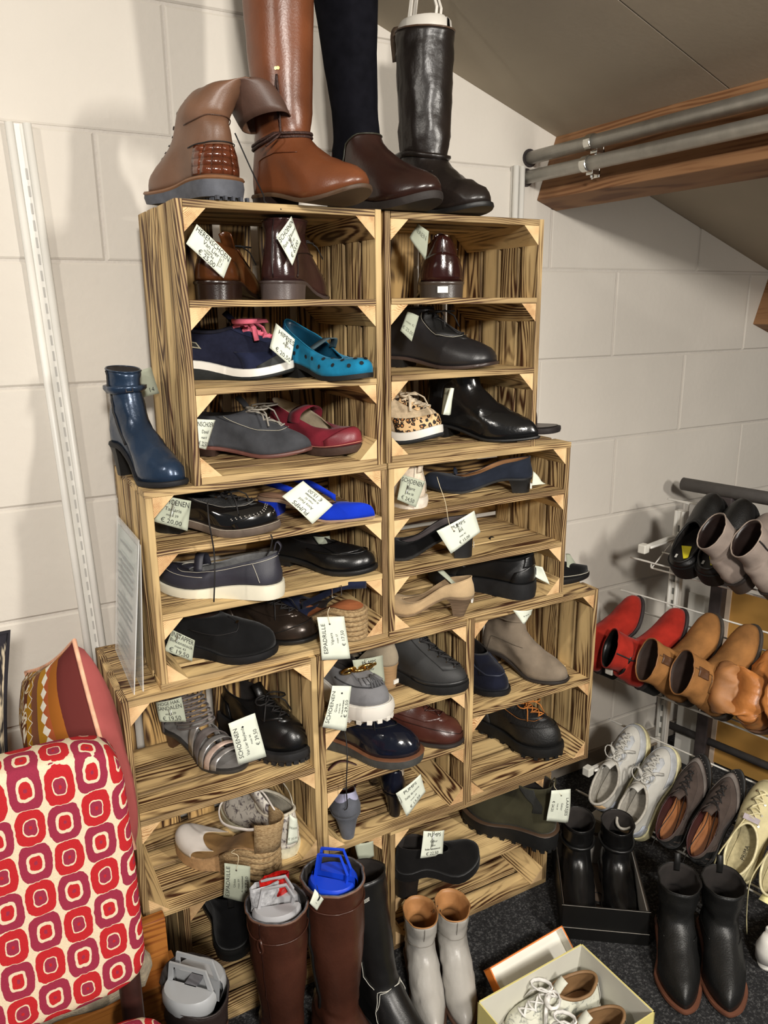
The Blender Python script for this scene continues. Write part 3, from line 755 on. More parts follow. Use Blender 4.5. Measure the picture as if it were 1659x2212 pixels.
# black stretch boot with brown foot
S = Last(L=.275, W=.098, Wh=.07, H=.016, ts=.014, toe='round', spring=.016, xt=.135, zt=.11, zs=.10, zh=.10, cw=.036, wr=.0012, side=1,
         shaft=[(.18, .066, .050, .042, 0, 0), (.30, .060, .058, .050, 0, -.008), (.40, .058, .067, .058, 0, -.014), (.50, .056, .070, .062, 0, -.018)])
p, yaw = V((.484, .188, ZT)), math.radians(-72)
r = shoe('riding_boot', 'tall black stretch boot with a dark brown leather foot, right of the cognac riding boot', 'boot', p, yaw)
BRN = leather((.175, .105, .085), .26); NAVYC = mat((.075, .075, .095), .95, .15, 40, .1, 600, spec=.05)
upper(r, S, NAVYC); sole(r, S, rubber((.17, .15, .14)), th=None); insole(r, S, LINING)
patch(r, S, BRN, 'leather_foot', 0, 0, 0, 0, .0022, shape=lambda a, b: ((-2.25 + 4.5 * a), b * (.46 + 1.0 * sm(.0, .62, 1 - 2 * abs(a - .5)))), nu=36, nvv=14)
patch(r, S, BRN, 'heel_counter', 0, 0, 0, 0, .002, shape=lambda a, b: (PI - .8 + 1.6 * a, .95 * b), nu=12)
seam(r, S, leather((.2, .2, .16)), 'piping', [((-2.25 + 4.5 * i / 24), .46 + 1.0 * sm(.0, .62, 1 - 2 * abs(i / 24 - .5))) for i in range(25)], .0016, .003, n=48)
# dark brown pull-on boot with shaper
S = Last(L=.250, W=.096, Wh=.07, H=.018, ts=.009, toe='round', spring=.012, xt=.13, zt=.10, zs=.10, zh=.10, cw=.041, wr=.0042, side=1,
         shaft=[(.15, .074, .058, .048), (.23, .074, .060, .053), (.32, .074, .063, .055), (.362, .074, .065, .055, -.006)])
p, yaw = V((.652, .200, ZT)), math.radians(-77)
r = shoe('pull_on_boot', 'tall dark brown leather boot with rolled top edge and a shaper inside, on the tower', 'boot', p, yaw)
DBR = mat((.115, .092, .08), .34, .2, 14, .25, 130); boot(r, S, DBR, BLACKM, BLACKM, rim=leather((.33, .25, .19)), seams=leather((.1, .08, .07)))
ob('ankle_strap', MB().tube([S.surf(2 * PI * i / 40, 1.12, .003) for i in range(40)], .004, 6, True, flat=1.6), DBR, r, True)
for ph in (PI * 1.1,):
    q = S.surf(ph, 5, .0); ribbon(r, catm([q + V((0, -.003, -.05)), q + V((-.004, -.005, .0)), q + V((.004, 0, .016)), q + V((.010, .004, -.006)), q + V((.012, .006, -.045))]), .020, leather((.35, .28, .22), .6), 'pull_loop', wd=(1, .3, 0))
def shaper(loc, yaw, m, label, w_=.10, d_=.038, h=.10, hand=.045, tilt=(0, 0), gap=.012, group='boot shapers'):
    t = thing('boot_shaper', label, 'boot shaper', loc, (tilt[0], tilt[1], yaw), group)
    for sg in (1, -1):
        rows = []
        for z, f in ((-h, .86), (-.02, 1), (-.006, .97), (0, .88)):
            rows.append([V((w_ / 2 * f * math.cos(PI * k / 12), sg * (gap / 2 + d_ * f * math.sin(PI * k / 12)), z)) for k in range(13)])
        mb = MB().grid(rows, flip=sg < 0); mb.add([v for v in rows[-1]], [tuple(range(13))]); mb.add(rows[0] , [tuple(range(13))])
        mb.add([rows[0][0], rows[0][-1], rows[-1][-1], rows[-1][0]], [(0, 1, 2, 3)])
        o = ob('shell', mb, m, t, True); o.modifiers.new('e', 'EDGE_SPLIT').split_angle = .8
        y = sg * (gap / 2 + .002)
        pts = [V((-.034, y, 0)), V((-.026, y, hand)), V((.020, y, hand * 1.12)), V((.034, y, hand * .35)), V((.032, y, 0))]
        ob('handle', MB().tube(pts, .0036, 4, flat=1.2), m, t)
    return t
shaper(p + V((math.cos(yaw) * .074, math.sin(yaw) * .074, .383)), yaw + .2, mat((.80, .78, .74), .4, .03, 10, 0), 'whitish plastic boot shaper in the dark brown boot on the tower', .115, .042, .1, .05)
# ------------------------------------------------------------------ top left crate
p = onY(455, 635, .020); p.z = .3315; yaw = math.radians(56)
S = Last(L=.285, W=.098, Wh=.072, H=.026, ts=.007, toe='almond', zt=.085, zs=.052, zh=.070)
r = shoe('derby_shoe', 'cognac brown polished lace-up shoe behind the tag HERENSCHOEN', 'shoe', p, yaw)
derby(r, S, leather((.31, .17, .08), .22), leather((.14, .09, .07), .25), lacem=DSTRING, bowsize=1.3)
p = onY(592, 640, .022); p.z = .3315; yaw = math.radians(48)
S = Last(L=.285, W=.096, Wh=.072, H=.028, ts=.006, toe='almond', xt=.14, zt=.10, zs=.085, zh=.085, cw=.034, shaft=[(.145, .074, .058, .042, 0)])
r = shoe('ankle_boot', 'dark burgundy polished ankle boot right of the cognac lace-up in the top left crate', 'boot', p, yaw)
boot(r, S, leather((.20, .12, .115), .16, coat=.3), leather((.26, .22, .21), .35), leather((.30, .26, .25), .35), seams=leather((.1, .06, .06)))
seam(r, S, leather((.1, .06, .06)), 'back_seam', [(PI, .05), (PI, 1.95)], .0012, .001)
tongue(r, S, BLACKM, v0=.6); laces(r, S, DSTRING, .6, .98, 4, bow=1)
# middle row
p, yaw = place(.176, toe=(628, 818), yaw=-37, L=.245)
S = Last(L=.245, W=.098, Wh=.074, H=.016, ts=.022, toe='round', zt=.085, zs=.05, zh=.072, spring=.014, side=1)
NV = suede((.13, .15, .24)); r = shoe('sneaker', 'navy blue suede sneaker with bright pink laces and white midsole', 'sneaker', p, yaw)
sneaker(r, S, cloth((.12, .13, .20)), WHITEM, mat((.83, .40, .48), .85, .05, 60, .3), NV, lining=cloth((.12, .12, .16)), n=5, flat=3.4, rad=.0016, outs=rubber((.13, .14, .14)), bowsize=2.1)
patch(r, S, rubber((.16, .17, .17)), 'rubber_toe_guard', 0, 0, 0, 0, .003, shape=lambda a, b: (-1.0 + 2 * a, -.0 + b * (.20 - .16 * (2 * a - 1) ** 2)), nu=16)
patch(r, S, mat((.62, .60, .52), .4), 'label_patch', PI + 1.02, PI + 1.25, .38, .62, .003); patch(r, S, INK, 'label_print', PI + 1.05, PI + 1.22, .43, .57, .0042, th=.0004)
p, yaw = place(.176, toe=(794, 825), yaw=-72, L=.24)
S = Last(L=.24, W=.085, Wh=.066, H=.022, ts=.009, toe='round', xt=.165, zt=.030, zs=.045, zh=.085, cw=.031, tb=.036, bulge=.003, spring=.008)
TEAL = suede((.10, .47, .62)); r = shoe('perforated_shoe', 'teal blue suede slip-on shoe with round punched holes', 'shoe', p, yaw)
pump(r, S, TEAL, rubber((.10, .10, .10)), leather((.07, .25, .34)), rubber((.10, .10, .10)), hl=.3, taper=1)
dots(r, S, mat((.03, .08, .11), .9), 'punched_hole', [(sg * q, v) for q, v in ((.0, .32), (.0, .55), (.25, .2), (.3, .42), (.35, .68), (.6, .2), (.65, .45), (.75, .7), (.95, .3), (1.05, .6), (1.3, .25), (1.4, .5), (1.65, .4), (1.8, .65), (2.0, .3)) for sg in (1, -1)], .0042, .0016, 10)
hp = [S.surf(1.25, .98), S.surf(.9, 1) + V((.0, -.012, .030)), S.surf(0, 1) + V((-.035, 0, .040)), S.surf(-.9, 1) + V((0, .012, .03)), S.surf(-1.25, .98)]
ribbon(r, catm(hp), .02, leather((.25, .33, .36), .7), 'elastic_strap')
patch(r, S, leather((.05, .30, .46), .6), 'heel_flap', 0, 0, 0, 0, .0026, shape=lambda a, b: (PI - .7 + 1.4 * a, .3 + .7 * b))
# bottom row
p, yaw = place(.0115, toe=(672, 984), yaw=-38, L=.27)
S = Last(L=.27, W=.096, Wh=.068, H=.014, ts=.007, toe='almond', zt=.090, zs=.06, zh=.07, spring=.012, tb=.026)
GR = suede((.26, .265, .28)); r = shoe('derby_shoe', 'dark grey suede lace-up shoe with pale laces and reddish sole edge', 'shoe', p, yaw)
derby(r, S, GR, leather((.40, .25, .22), .5), leather((.2, .14, .12)), lacem=mat((.58, .56, .52), .8, .05, 60, .2), stitch=STITCH, n=3, rad=.0019, bowsize=2.0)
p, yaw = place(.0115, toe=(772, 986), yaw=-66, L=.245)
S = Last(L=.245, W=.088, Wh=.07, H=.018, ts=.016, toe='round', xt=.168, zt=.036, zs=.052, zh=.075, cw=.033, tb=.045, spring=.010)
RED = suede((.46, .13, .18), .12); REDF = leather((.46, .15, .19), .4); r = shoe('mary_jane_shoe', 'dark red suede strap shoe with stitched brown sole', 'shoe', p, yaw)
low_shoe(r, S, RED, rubber((.24, .17, .14)), 'flat', lining=suede((.72, .66, .56)), insm=suede((.80, .75, .66)))
patch(r, S, REDF, 'toe_cap', 0, 0, 0, 0, .0016, shape=lambda a, b: (-1.0 + 2 * a, .02 + b * (.42 - .28 * (2 * a - 1) ** 2)), nu=16)
q1, q2 = S.surf(1.5, .9), S.surf(-1.5, .9); ribbon(r, catm([q1 + V((0, .002, -.012)), q1 + V((.008, -.001, .012)), (q1 + q2) / 2 + V((.014, 0, .024)), q2 + V((.008, .001, .012)), q2 + V((0, -.002, -.012))]), .034, RED, 'instep_strap')
seam(r, S, mat((.75, .5, .42), .8), 'stitching', [(-2.6, .03), (-1.2, .03), (0, .03), (1.2, .03), (2.6, .03)], .0008, .002, 40)
# ------------------------------------------------------------------ top right crate
p, yaw = V((.722, .030, .3335)), math.radians(62)
p = onY(955, 636, .03); p.z = .3335; yaw = math.radians(60)
S = Last(L=.265, W=.10, Wh=.088, H=.026, ts=.007, toe='almond', zt=.10, zs=.065, zh=.092, cw=.034)
r = shoe('derby_shoe', 'burgundy polished shoe seen from its heel, a small white sticker on it', 'shoe', p, yaw)
derby(r, S, leather((.17, .07, .06), .14, coat=.4), leather((.24, .20, .17), .3), leather((.22, .19, .17), .3), lining=leather((.62, .49, .30)))
seam(r, S, leather((.12, .04, .04)), 'back_seam', [(PI, .6), (PI, .98)], .0011, .001)
patch(r, S, WHITEM, 'size_sticker', PI - .25, PI + .25, -.0, .01, .004) if False else ob('size_sticker', MB().box((-.0052, -.012, .010), (-.0045, .010, .023)), WHITEM, r)
p, yaw = place(.179, toe=(1067, 798), yaw=-58, L=.285)
S = Last(L=.285, W=.096, Wh=.070, H=.018, ts=.007, toe='square', xt=.145, zt=.10, zs=.08, zh=.08, cw=.035, wr=.002, shaft=[(.135, .076, .058, .04, 0)])
r = shoe('chukka_boot', 'matt black laced chukka boot with white tag left of it', 'boot', p, yaw)
boot(r, S, leather((.135, .13, .135), .38), leather((.25, .2, .18), .4), BLACKM); tongue(r, S, BLACKM, v0=.6)
patch(r, S, BLACKM, 'facing', 0, 0, 0, 0, .002, shape=lambda a, b: (.15 + .8 * a * (1 - .3 * b), .66 + .9 * b), both=True)
seam(r, S, STITCH, 'stitching', [(.2, .66), (.6, .62), (.95, .7), (.8, 1.6)], .0005, .0036, both=True); laces(r, S, DSTRING, .7, 1.4, 3, bow=1, bowsize=1.6, rad=.0018)
p, yaw = place(.0115, toe=(943, 960), yaw=-66, L=.235)
S = Last(L=.235, W=.098, Wh=.078, H=.018, ts=.026, toe='round', zt=.08, zs=.05, zh=.07, spring=.018)
def leopard():
    m, nt, b = newmat('leopard'); tc = N(nt, 'ShaderNodeTexCoord'); v = N(nt, 'ShaderNodeTexVoronoi', inp={2: 95}); v.inputs['Randomness'].default_value = .9
    n = N(nt, 'ShaderNodeTexNoise', inp={2: 120}); nt.links.new(tc.outputs['Object'], n.inputs[0])
    va = N(nt, 'ShaderNodeVectorMath', operation='MULTIPLY_ADD'); nt.links.new(n.outputs[1], va.inputs[0]); va.inputs[1].default_value = (.008,) * 3; nt.links.new(tc.outputs['Object'], va.inputs[2])
    nt.links.new(va.outputs[0], v.inputs[0]); d = v.outputs['Distance']
    f = mth(nt, 'COMPARE', d, .40, .13); g = mth(nt, 'LESS_THAN', d, .27)
    c = mixc(nt, g, lin((.86, .72, .53)), lin((.70, .48, .28))); nt.links.new(mixc(nt, f, c, lin((.12, .08, .06))), b.inputs['Base Color']); b.inputs['Roughness'].default_value = .7
    return m
r = shoe('sneaker', 'leopard-print sneaker with beige mesh, half hidden by the crate side', 'sneaker', p, yaw)
sneaker(r, S, cloth((.80, .72, .60)), WHITEM, mat((.82, .76, .66), .8), leopard(), lining=cloth((.8, .74, .64)), outs=rubber((.16, .17, .18)))
p, yaw = place(.0115, toe=(1160, 957), yaw=-62, L=.29)
S = Last(L=.29, W=.090, Wh=.068, H=.024, ts=.006, toe='almond', xt=.15, zt=.105, zs=.09, zh=.09, cw=.035, wr=.003, shaft=[(.15, .078, .058, .040, 0)])
r = shoe('chelsea_boot', 'glossy black pointed chelsea boot jutting out of the top right crate', 'boot', p, yaw)
boot(r, S, mat((.07, .07, .072), .2, .1, 18, .2, 160, coat=.2), BLACKM, BLACKM, gore=mat((.05, .05, .05), .95, .05, 60, .5, 900))
# flat black slipper end beyond the tower
p, yaw = place(-.003, toe=(1200, 938), yaw=-62, L=.26)
S = Last(L=.26, W=.09, Wh=.066, H=.0, ts=.014, toe='square', spring=.004)
p.x += .003
r = shoe('slipper', 'flat dark slipper tip just right of the top right crate', 'slipper', p, yaw)
sole(r, S, rubber((.16, .14, .14))); insole(r, S, leather((.25, .2, .18))); band(r, S, .48, .72, .05, leather((.15, .13, .13)), 'strap')
# ------------------------------------------------------------------ wide crate, middle left
p, yaw = place(-.117, toe=(597, 1152), yaw=-40, L=.25)
S = Last(L=.25, W=.094, Wh=.070, H=.018, ts=.014, toe='almond', zt=.058, zs=.042, zh=.05, th=.006, spring=.010, welt=.007)
r = shoe('brogue_shoe', 'black patent brogue with thick grey-brown sole and hanging laces', 'shoe', p, yaw)
PT = patent((.05, .05, .052)); derby(r, S, PT, rubber((.36, .31, .27)), BLACKM, facing=mat((.09, .09, .09), .6, .1, 60, .6, 500), brogue=True, stitch=mat((.5, .48, .45), .6), eye=CHROME, n=4, bow=1, cap=True)
ob('welt_stitching', MB().tube([S.outline(2 * PI * i / 60, .005, S.hs(.5 + .5 * math.cos(2 * PI * i / 60)) + .001) for i in range(60)], .0009, 4, True), mat((.6, .56, .5), .8), r)
w1 = [onY(448, 1085, -.03), onY(452, 1130, -.055), onY(462, 1190, -.04), onY(464, 1240, -.045), onY(462, 1300, -.04)]
mi = Matrix.Translation(p) @ Matrix.Rotation(yaw, 4, 'Z'); mi.invert()
ob('hanging_lace', MB().tube([mi @ q for q in catm(w1)], .0016, 6), DSTRING, r, True)
w1 = [onY(585, 1155, -.03), onY(588, 1165, -.03), onY(584, 1185, -.022), onY(575, 1200, -.008)]
ob('lace_tip', MB().tube([mi @ q for q in catm(w1)], .0016, 6), DSTRING, r, True)
p, yaw = place(-.117, toe=(812, 1128), yaw=-47, L=.27)
S = Last(L=.265, W=.086, Wh=.056, H=.034, ts=.005, toe='point', xt=.180, zt=.032, zs=.012, zh=.0, cw=.034, tb=.030, bulge=.002, spring=.006, bend=.01)
CB = suede((.07, .20, .72), .06); r = shoe('mule', 'bright royal blue suede mule with pointed toe and low heel', 'shoe', p, yaw)
pump(r, S, CB, CB, leather((.72, .56, .45), .6), leather((.6, .5, .42)), hl=.22, taper=.85, lim=1.45)
hpp = [V((.165, .040, .035)), V((.10, .040, .065)), V((.01, .030, .083)), V((-.008, 0, .086)), V((.01, -.030, .083)), V((.10, -.040, .065)), V((.165, -.040, .035))]
ribbon(r, catm(hpp), .014, CB, 'back_strap', wd=(0, 0, 1))
# second row
p, yaw = place(-.245, toe=(343, 1272), yaw=142, L=.265)
S = Last(L=.265, W=.092, Wh=.070, H=.012, ts=.018, toe='round', xt=.195, zt=.028, zs=.040, zh=.062, cw=.033, tb=.036, spring=.010, side=-1)
NM = leather((.16, .16, .20), .55); r = shoe('mary_jane_shoe', 'navy blue leather strap shoe with white rubber sole', 'shoe', p, yaw)
low_shoe(r, S, NM, mat((.84, .82, .74), .5, .04, 20, 0), 'flat', lining=cloth((.45, .45, .45)), insm=cloth((.55, .55, .54)))
q1, q2 = S.surf(.85, .95), S.surf(-.85, .95); ribbon(r, catm([q1, (q1 + q2) / 2 + V((.0, .01, .030)), (q1 + q2) / 2 + V((0, -.012, .026)), q2, S.surf(-1.0, .6, .003)]), .018, NM, 'instep_strap')
seam(r, S, STITCH, 'stitching', [(-.3, .75), (-.7, .65), (-1.2, .85), (-2.0, .88), (-3.0, .9)], .0006, .0012, 40, both=True); seam(r, S, STITCH, 'side_stitching', [(2.15, .85), (2.4, .1)], .0006, .0012, both=True)
seam(r, S, STITCH, 'toe_stitching', [(-1.3, .5), (-.7, .42), (0, .4), (.7, .42), (1.3, .5)], .0006, .0012, 30)
q = S.surf(PI, 1); ribbon(r, catm([q + V((.002, 0, -.01)), q + V((-.008, 0, .010)), q + V((.0, 0, .020)), q + V((.006, 0, .002))]), .010, NM, 'pull_loop', wd=(0, 1, 0))
p, yaw = place(-.245, toe=(806, 1242), yaw=-56, L=.26)
S = Last(L=.26, W=.092, Wh=.066, H=.012, ts=.010, toe='round', xt=.168, zt=.050, zs=.042, zh=.058, cw=.032, tb=.036)
r = shoe('loafer', 'plain black leather loafer with gathered moccasin seam', 'shoe', p, yaw)
BL = leather((.065, .065, .068), .28); low_shoe(r, S, BL, BLACKM, 'heel')
seam(r, S, leather((.03, .03, .03)), 'moccasin_seam', [(-1.4, .72), (-.8, .5), (-.35, .42), (0, .40), (.35, .42), (.8, .5), (1.4, .72)], .0022, .0016, 40)
patch(r, S, BL, 'tongue_apron', 0, 0, 0, 0, .002, shape=lambda a, b: ((-.85 + 1.7 * a), .50 + .52 * b), nu=12)
# bottom row
p, yaw = place(-.3865, toe=(593, 1422), yaw=-43, L=.25)
S = Last(L=.25, W=.098, Wh=.072, H=.012, ts=.016, toe='round', xt=.130, zt=.070, zs=.058, zh=.06, cw=.034, tb=.045)
r = shoe('slip_on_shoe', 'plain black suede step-in shoe with a small side clasp', 'shoe', p, yaw)
BS = suede((.075, .075, .078)); low_shoe(r, S, BS, rubber((.07, .07, .075)), 'flat', lining=suede((.3, .24, .22)))
seam(r, S, DSTRING, 'seam', [(-.05, .88), (-.3, .70), (-.7, .52), (-1.1, .50), (-1.7, .6)], .0011, .0012); dots(r, S, CHROME, 'clasp', [(-.25, .72), (-.3, .71), (-.35, .70)], .0028, .003)
ribbon(r, catm([V((.03, -.02, .085)), V((.05, 0, .10)), V((.08, .015, .095)), V((.09, .03, .088))]), .03, mat((.45, .38, .36), .7, .3, 40, .8, 120), 'tissue_lining', th=.003)
p, yaw = place(-.3865, toe=(676, 1392), yaw=-62, L=.26)
S = Last(L=.26, W=.092, Wh=.066, H=.012, ts=.009, toe='round', zt=.072, zs=.048, zh=.06, tb=.038)
r = shoe('lace_up_shoe', 'dark bronze metallic leather lace-up shoe between black slip-on and espadrille wedge', 'shoe', p, yaw)
BZ = mat((.20, .165, .14), .25, .2, 14, .1, 200, metal=.45); derby(r, S, BZ, BLACKM, lacem=DSTRING, n=4, cap=True)
seam(r, S, BLACKM, 'toe_seam', [(-1.1, .15), (-.6, .27), (0, .30), (.6, .27), (1.1, .15)], .0008, .003)
JUTE = mat((.72, .62, .46), .85, .25, 160, .9, 420, c2=(.50, .39, .25), stretch=(1, 1, 3))
p, yaw = place(-.3865, heelp=(784, 1380), yaw=117, L=.24, anchor='heel')
S = Last(L=.24, W=.084, Wh=.064, H=.045, ts=.022, toe='round', xt=.175, zt=.035, zs=.02, zh=.02, cw=.032, tb=.035, side=-1, limit=1)
def ropes(r, S, n=6, m=JUTE):
    for k in range(n):
        mb = MB(); P = []
        for i in range(48):
            ph = 2 * PI * i / 48; t = .5 + .5 * math.cos(ph); top_ = S.hs(t); b_ = S.spr(t); z = b_ + (top_ - b_) * (k + .5) / n; P.append(S.outline(ph, .001, z))
        R_ = [max(.0012, (S.hs(.5 + .5 * math.cos(2 * PI * i / 48)) - S.spr(.5 + .5 * math.cos(2 * PI * i / 48))) / n * .52) for i in range(48)]
        ob('rope_coil', mb.tube(P, R_, 6, True), m, r, True)
r = shoe('espadrille_wedge', 'navy suede slingback wedge on braided jute sole with buckled strap', 'sandal', p, yaw)
NS = suede((.10, .12, .20)); upper(r, S, NS, lim=1.5); sole(r, S, JUTE, off=-.001); ropes(r, S); insole(r, S, leather((.72, .44, .28), .5), z=.004)
hb = [V((.14, .040, .06)), V((.08, .040, .095)), V((.03, .034, .125)), V((.0, .012, .128)), V((-.002, -.012, .122)), V((.04, -.038, .105)), V((.11, -.044, .085)), V((.15, -.040, .06))]
st = ribbon(r, catm(hb), .016, NS, 'ankle_strap', wd=(0, 0, 1))
ob('buckle', MB().tube([V((.02, .047, .112)), V((.045, .047, .102)), V((.045, .047, .124)), V((.02, .047, .134))], .0014, 6, True), CHROME, r)
# ------------------------------------------------------------------ wide crate, middle right
p, yaw = place(-.118, heelp=(908, 1098), yaw=100, L=.25, anchor='heel')
S = Last(L=.25, W=.09, Wh=.066, H=.0, ts=.024, toe='round', zt=.06, zs=.05, zh=.075, cw=.03, spring=.004)
CR = cloth((.84, .78, .70)); r = shoe('sneaker', 'cream canvas sneaker seen from its heel with a pull loop', 'sneaker', p, yaw)
sneaker(r, S, CR, mat((.86, .82, .76), .6), mat((.84, .78, .70), .8), lining=CR)
q = S.surf(PI, 1); ribbon(r, catm([q + V((-.002, 0, -.02)), q + V((-.010, 0, .010)), q + V((-.002, 0, .022)), q + V((.006, 0, .004))]), .014, CR, 'pull_loop', wd=(0, 1, 0)); seam(r, S, STITCH, 'stitching', [(PI - .35, .1), (PI - .3, .95)], .0007, .002, both=True)
p, yaw = place(-.118, heelp=(1148, 1062), yaw=144, L=.26, anchor='heel')
S = Last(L=.26, W=.086, Wh=.060, H=.032, ts=.005, toe='round', xt=.185, zt=.032, zs=.030, zh=.048, cw=.030, tb=.034, side=-1)
r = shoe('pump', 'navy blue suede pump with low block heel on the upper shelf at right', 'shoe', p, yaw)
pump(r, S, suede((.135, .155, .20)), BLACKM, leather((.62, .45, .30)), hl=.22, taper=.72)
ob('bow', MB().tube(catm([S.surf(-.3, 1, .004), S.surf(-.1, 1, .010) + V((0, 0, .006)), S.surf(.1, 1, .006), S.surf(.3, 1, .004)]), .004, 6, flat=.5), suede((.135, .155, .20)), r, True)
ob('size_sticker', MB().box((.001, .012, .012), (.005, .022, .024)), WHITEM, r)
p, yaw = place(-.252, heelp=(1022, 1200), yaw=150, L=.25, anchor='heel')
S = Last(L=.25, W=.088, Wh=.058, H=.048, ts=.006, toe='round', xt=.175, zt=.034, zs=.026, zh=.044, cw=.030, tb=.036, side=-1)
r = shoe('pump', 'black suede pump with high block heel behind the tag PUMPS € 15,00', 'shoe', p, yaw)
pump(r, S, suede((.055, .055, .06)), BLACKM, leather((.35, .32, .32)), hl=.20, taper=.85)
ob('size_sticker', MB().box((-.0012, -.006, .020), (-.0004, .004, .034)), WHITEM, r)
p, yaw = place(-.3865, heelp=(1000, 1318), yaw=138, L=.235, anchor='heel'); p.y = -.016
S = Last(L=.235, W=.082, Wh=.054, H=.048, ts=.004, toe='round', xt=.170, zt=.026, zs=.024, zh=.046, cw=.029, tb=.032, side=-1)
r = shoe('pump', 'beige suede pump with stacked tapered heel at the crate edge', 'shoe', p, yaw)
BG = suede((.72, .62, .48), .1); pump(r, S, BG, mat((.44, .36, .28), .6, .3, 220, .3, 400, stretch=(.1, .1, 5)), leather((.66, .56, .44)), leather((.5, .42, .33)), hl=.26, taper=.42, shift=.012)
ob('size_sticker', MB().box((.002, -.006, .036), (.006, .008, .044)), WHITEM, r)
p, yaw = place(-.3865, heelp=(1150, 1290), yaw=118, L=.29, anchor='heel')
S = Last(L=.285, W=.104, Wh=.080, H=.004, ts=.036, toe='round', zt=.075, zs=.048, zh=.070, cw=.034, spring=.006)
r = shoe('sneaker', 'black leather sneaker seen from its thick-soled heel with a white sticker', 'sneaker', p, yaw)
sneaker(r, S, leather((.07, .07, .072), .38), rubber((.10, .10, .105)), DSTRING, leather((.08, .08, .082), .35), lining=cloth((.06, .06, .06)), flat=1)
patch(r, S, leather((.06, .06, .062), .25), 'heel_pad', PI - .6, PI + .6, .60, 1.0, .004)
patch(r, S, mat((.85, .85, .83), .6), 'price_sticker', PI + .28, PI + .75, .14, .38, .0045)
# black slide beyond the wide crate
p, yaw = place(-.4, toe=(1270, 1252), yaw=-30, L=.25)
S = Last(L=.25, W=.088, Wh=.066, H=0, ts=.014, toe='almond', spring=.008)
r = shoe('slide_sandal', 'black closed-toe slipper right of the wide crate with white stitching', 'sandal', p, yaw)
sole(r, S, rubber((.06, .06, .06))); insole(r, S, leather((.12, .11, .11))); band(r, S, .62, .985, .042, suede((.07, .07, .07)), 'vamp', h1=.016)
ob('stitching', MB().tube([S.outline(-1.4 + 2.8 * i / 20, .002, S.hs(.9) + .004) for i in range(21)], .0009, 4), STITCH, r); band(r, S, .52, .64, .05, suede((.07, .07, .07)), 'strap')
# blue ankle boot on the wide crate, left of the tower
S = Last(L=.215, W=.074, Wh=.050, H=.058, ts=.009, toe='round', spring=.006, xt=.112, zt=.085, zs=.075, zh=.075, cw=.027, wr=.0032,
         shaft=[(.165, .052, .036, .028), (.208, .048, .037, .031, -.004)])
p, yaw = place(-.003, toe=(416, 1036), yaw=-58, L=.205); yaw = math.radians(-74)
p = V((.058, -.006, -.0025)) - V((math.cos(yaw), math.sin(yaw), 0)) * .215
r = shoe('heeled_boot', 'metallic steel blue heeled ankle boot standing left of the crate tower', 'boot', p, yaw)
BM = mat((.15, .215, .30), .26, .16, 14, .2, 160, metal=.35); boot(r, S, BM, rubber((.11, .11, .12)), BLACKM, hl=.2, taper=.62, shift=.004, zipm=DSTRING, zips=-1)
ob('ankle_strap', MB().tube([S.surf(2 * PI * i / 40, 2.15, .003) for i in range(40)], .005, 6, True, flat=2), BM, r, True)
ob('side_buckle', MB().tube([S.surf(-.5, 2.05, .008), S.surf(-.5, 2.3, .008), S.surf(-.2, 2.3, .008), S.surf(-.2, 2.05, .008)], .0014, 6, True), DARKST, r)
# ------------------------------------------------------------------ third layer, left crate
p, yaw = place(-.662, toe=(524, 1668), yaw=-62, L=.235)
S = Last(L=.235, W=.086, Wh=.058, H=.040, ts=.008, toe='round', spring=.004)
r = shoe('sandal', 'silver and grey strappy heeled sandal with many thin ankle cords', 'sandal', p, yaw)
SI = mat((.74, .73, .72), .28, .15, 40, .2, 200, metal=.6); sole(r, S, mat((.2, .19, .18), .5), th=.008, off=.002); heel(r, S, leather((.3, .2, .15), .4), .2, .6, off=-.002); insole(r, S, mat((.66, .65, .64), .4, .1, 30, .1, metal=.4), z=.003)
for k, (t0, t1, m_) in enumerate(((.80, .86, SI), (.73, .79, mat((.82, .72, .66), .5)), (.65, .72, SI), (.56, .64, suede((.42, .39, .38))), (.48, .55, SI))): band(r, S, t0, t1, .034 + .010 * k, m_, 'strap', h1=.032 + .010 * k, skew=.04)
for k in range(11):
    z = .078 + .0095 * k; x = .150 - .0055 * k; P = [V((x - .05 + .048 * math.cos(2 * PI * i / 24), .033 * math.sin(2 * PI * i / 24), z + .018 * math.cos(2 * PI * i / 24) + random.uniform(-.001, .001))) for i in range(24)]
    ob('ankle_cord', MB().tube(P, .0024, 6, True), suede((.45, .42, .41)), r, True)
ob('heel_guard', MB().grid([[V((.045 - .048 * math.cos(a_), .032 * math.sin(a_), z)) for a_ in [(-1.2 + 2.4 * i / 10) for i in range(11)]] for z in (.045, .08, .12, .16)]), suede((.40, .37, .36)), r, True, solid=.002)
p, yaw = place(-.662, toe=(652, 1655), yaw=-74, L=.28); p.z += .0085
S = Last(L=.28, W=.098, Wh=.076, H=.014, ts=.020, toe='round', xt=.15, zt=.09, zs=.065, zh=.07, cw=.035, welt=.008, spring=.012, tb=.052)
r = shoe('derby_shoe', 'heavy black leather lace-up shoe with chunky cleated sole behind a tag', 'shoe', p, yaw)
derby(r, S, leather((.065, .065, .066), .3), rubber((.14, .14, .145)), lacem=DSTRING, n=4, lug=34, sl='flat', rad=.0019, bowsize=1.4)
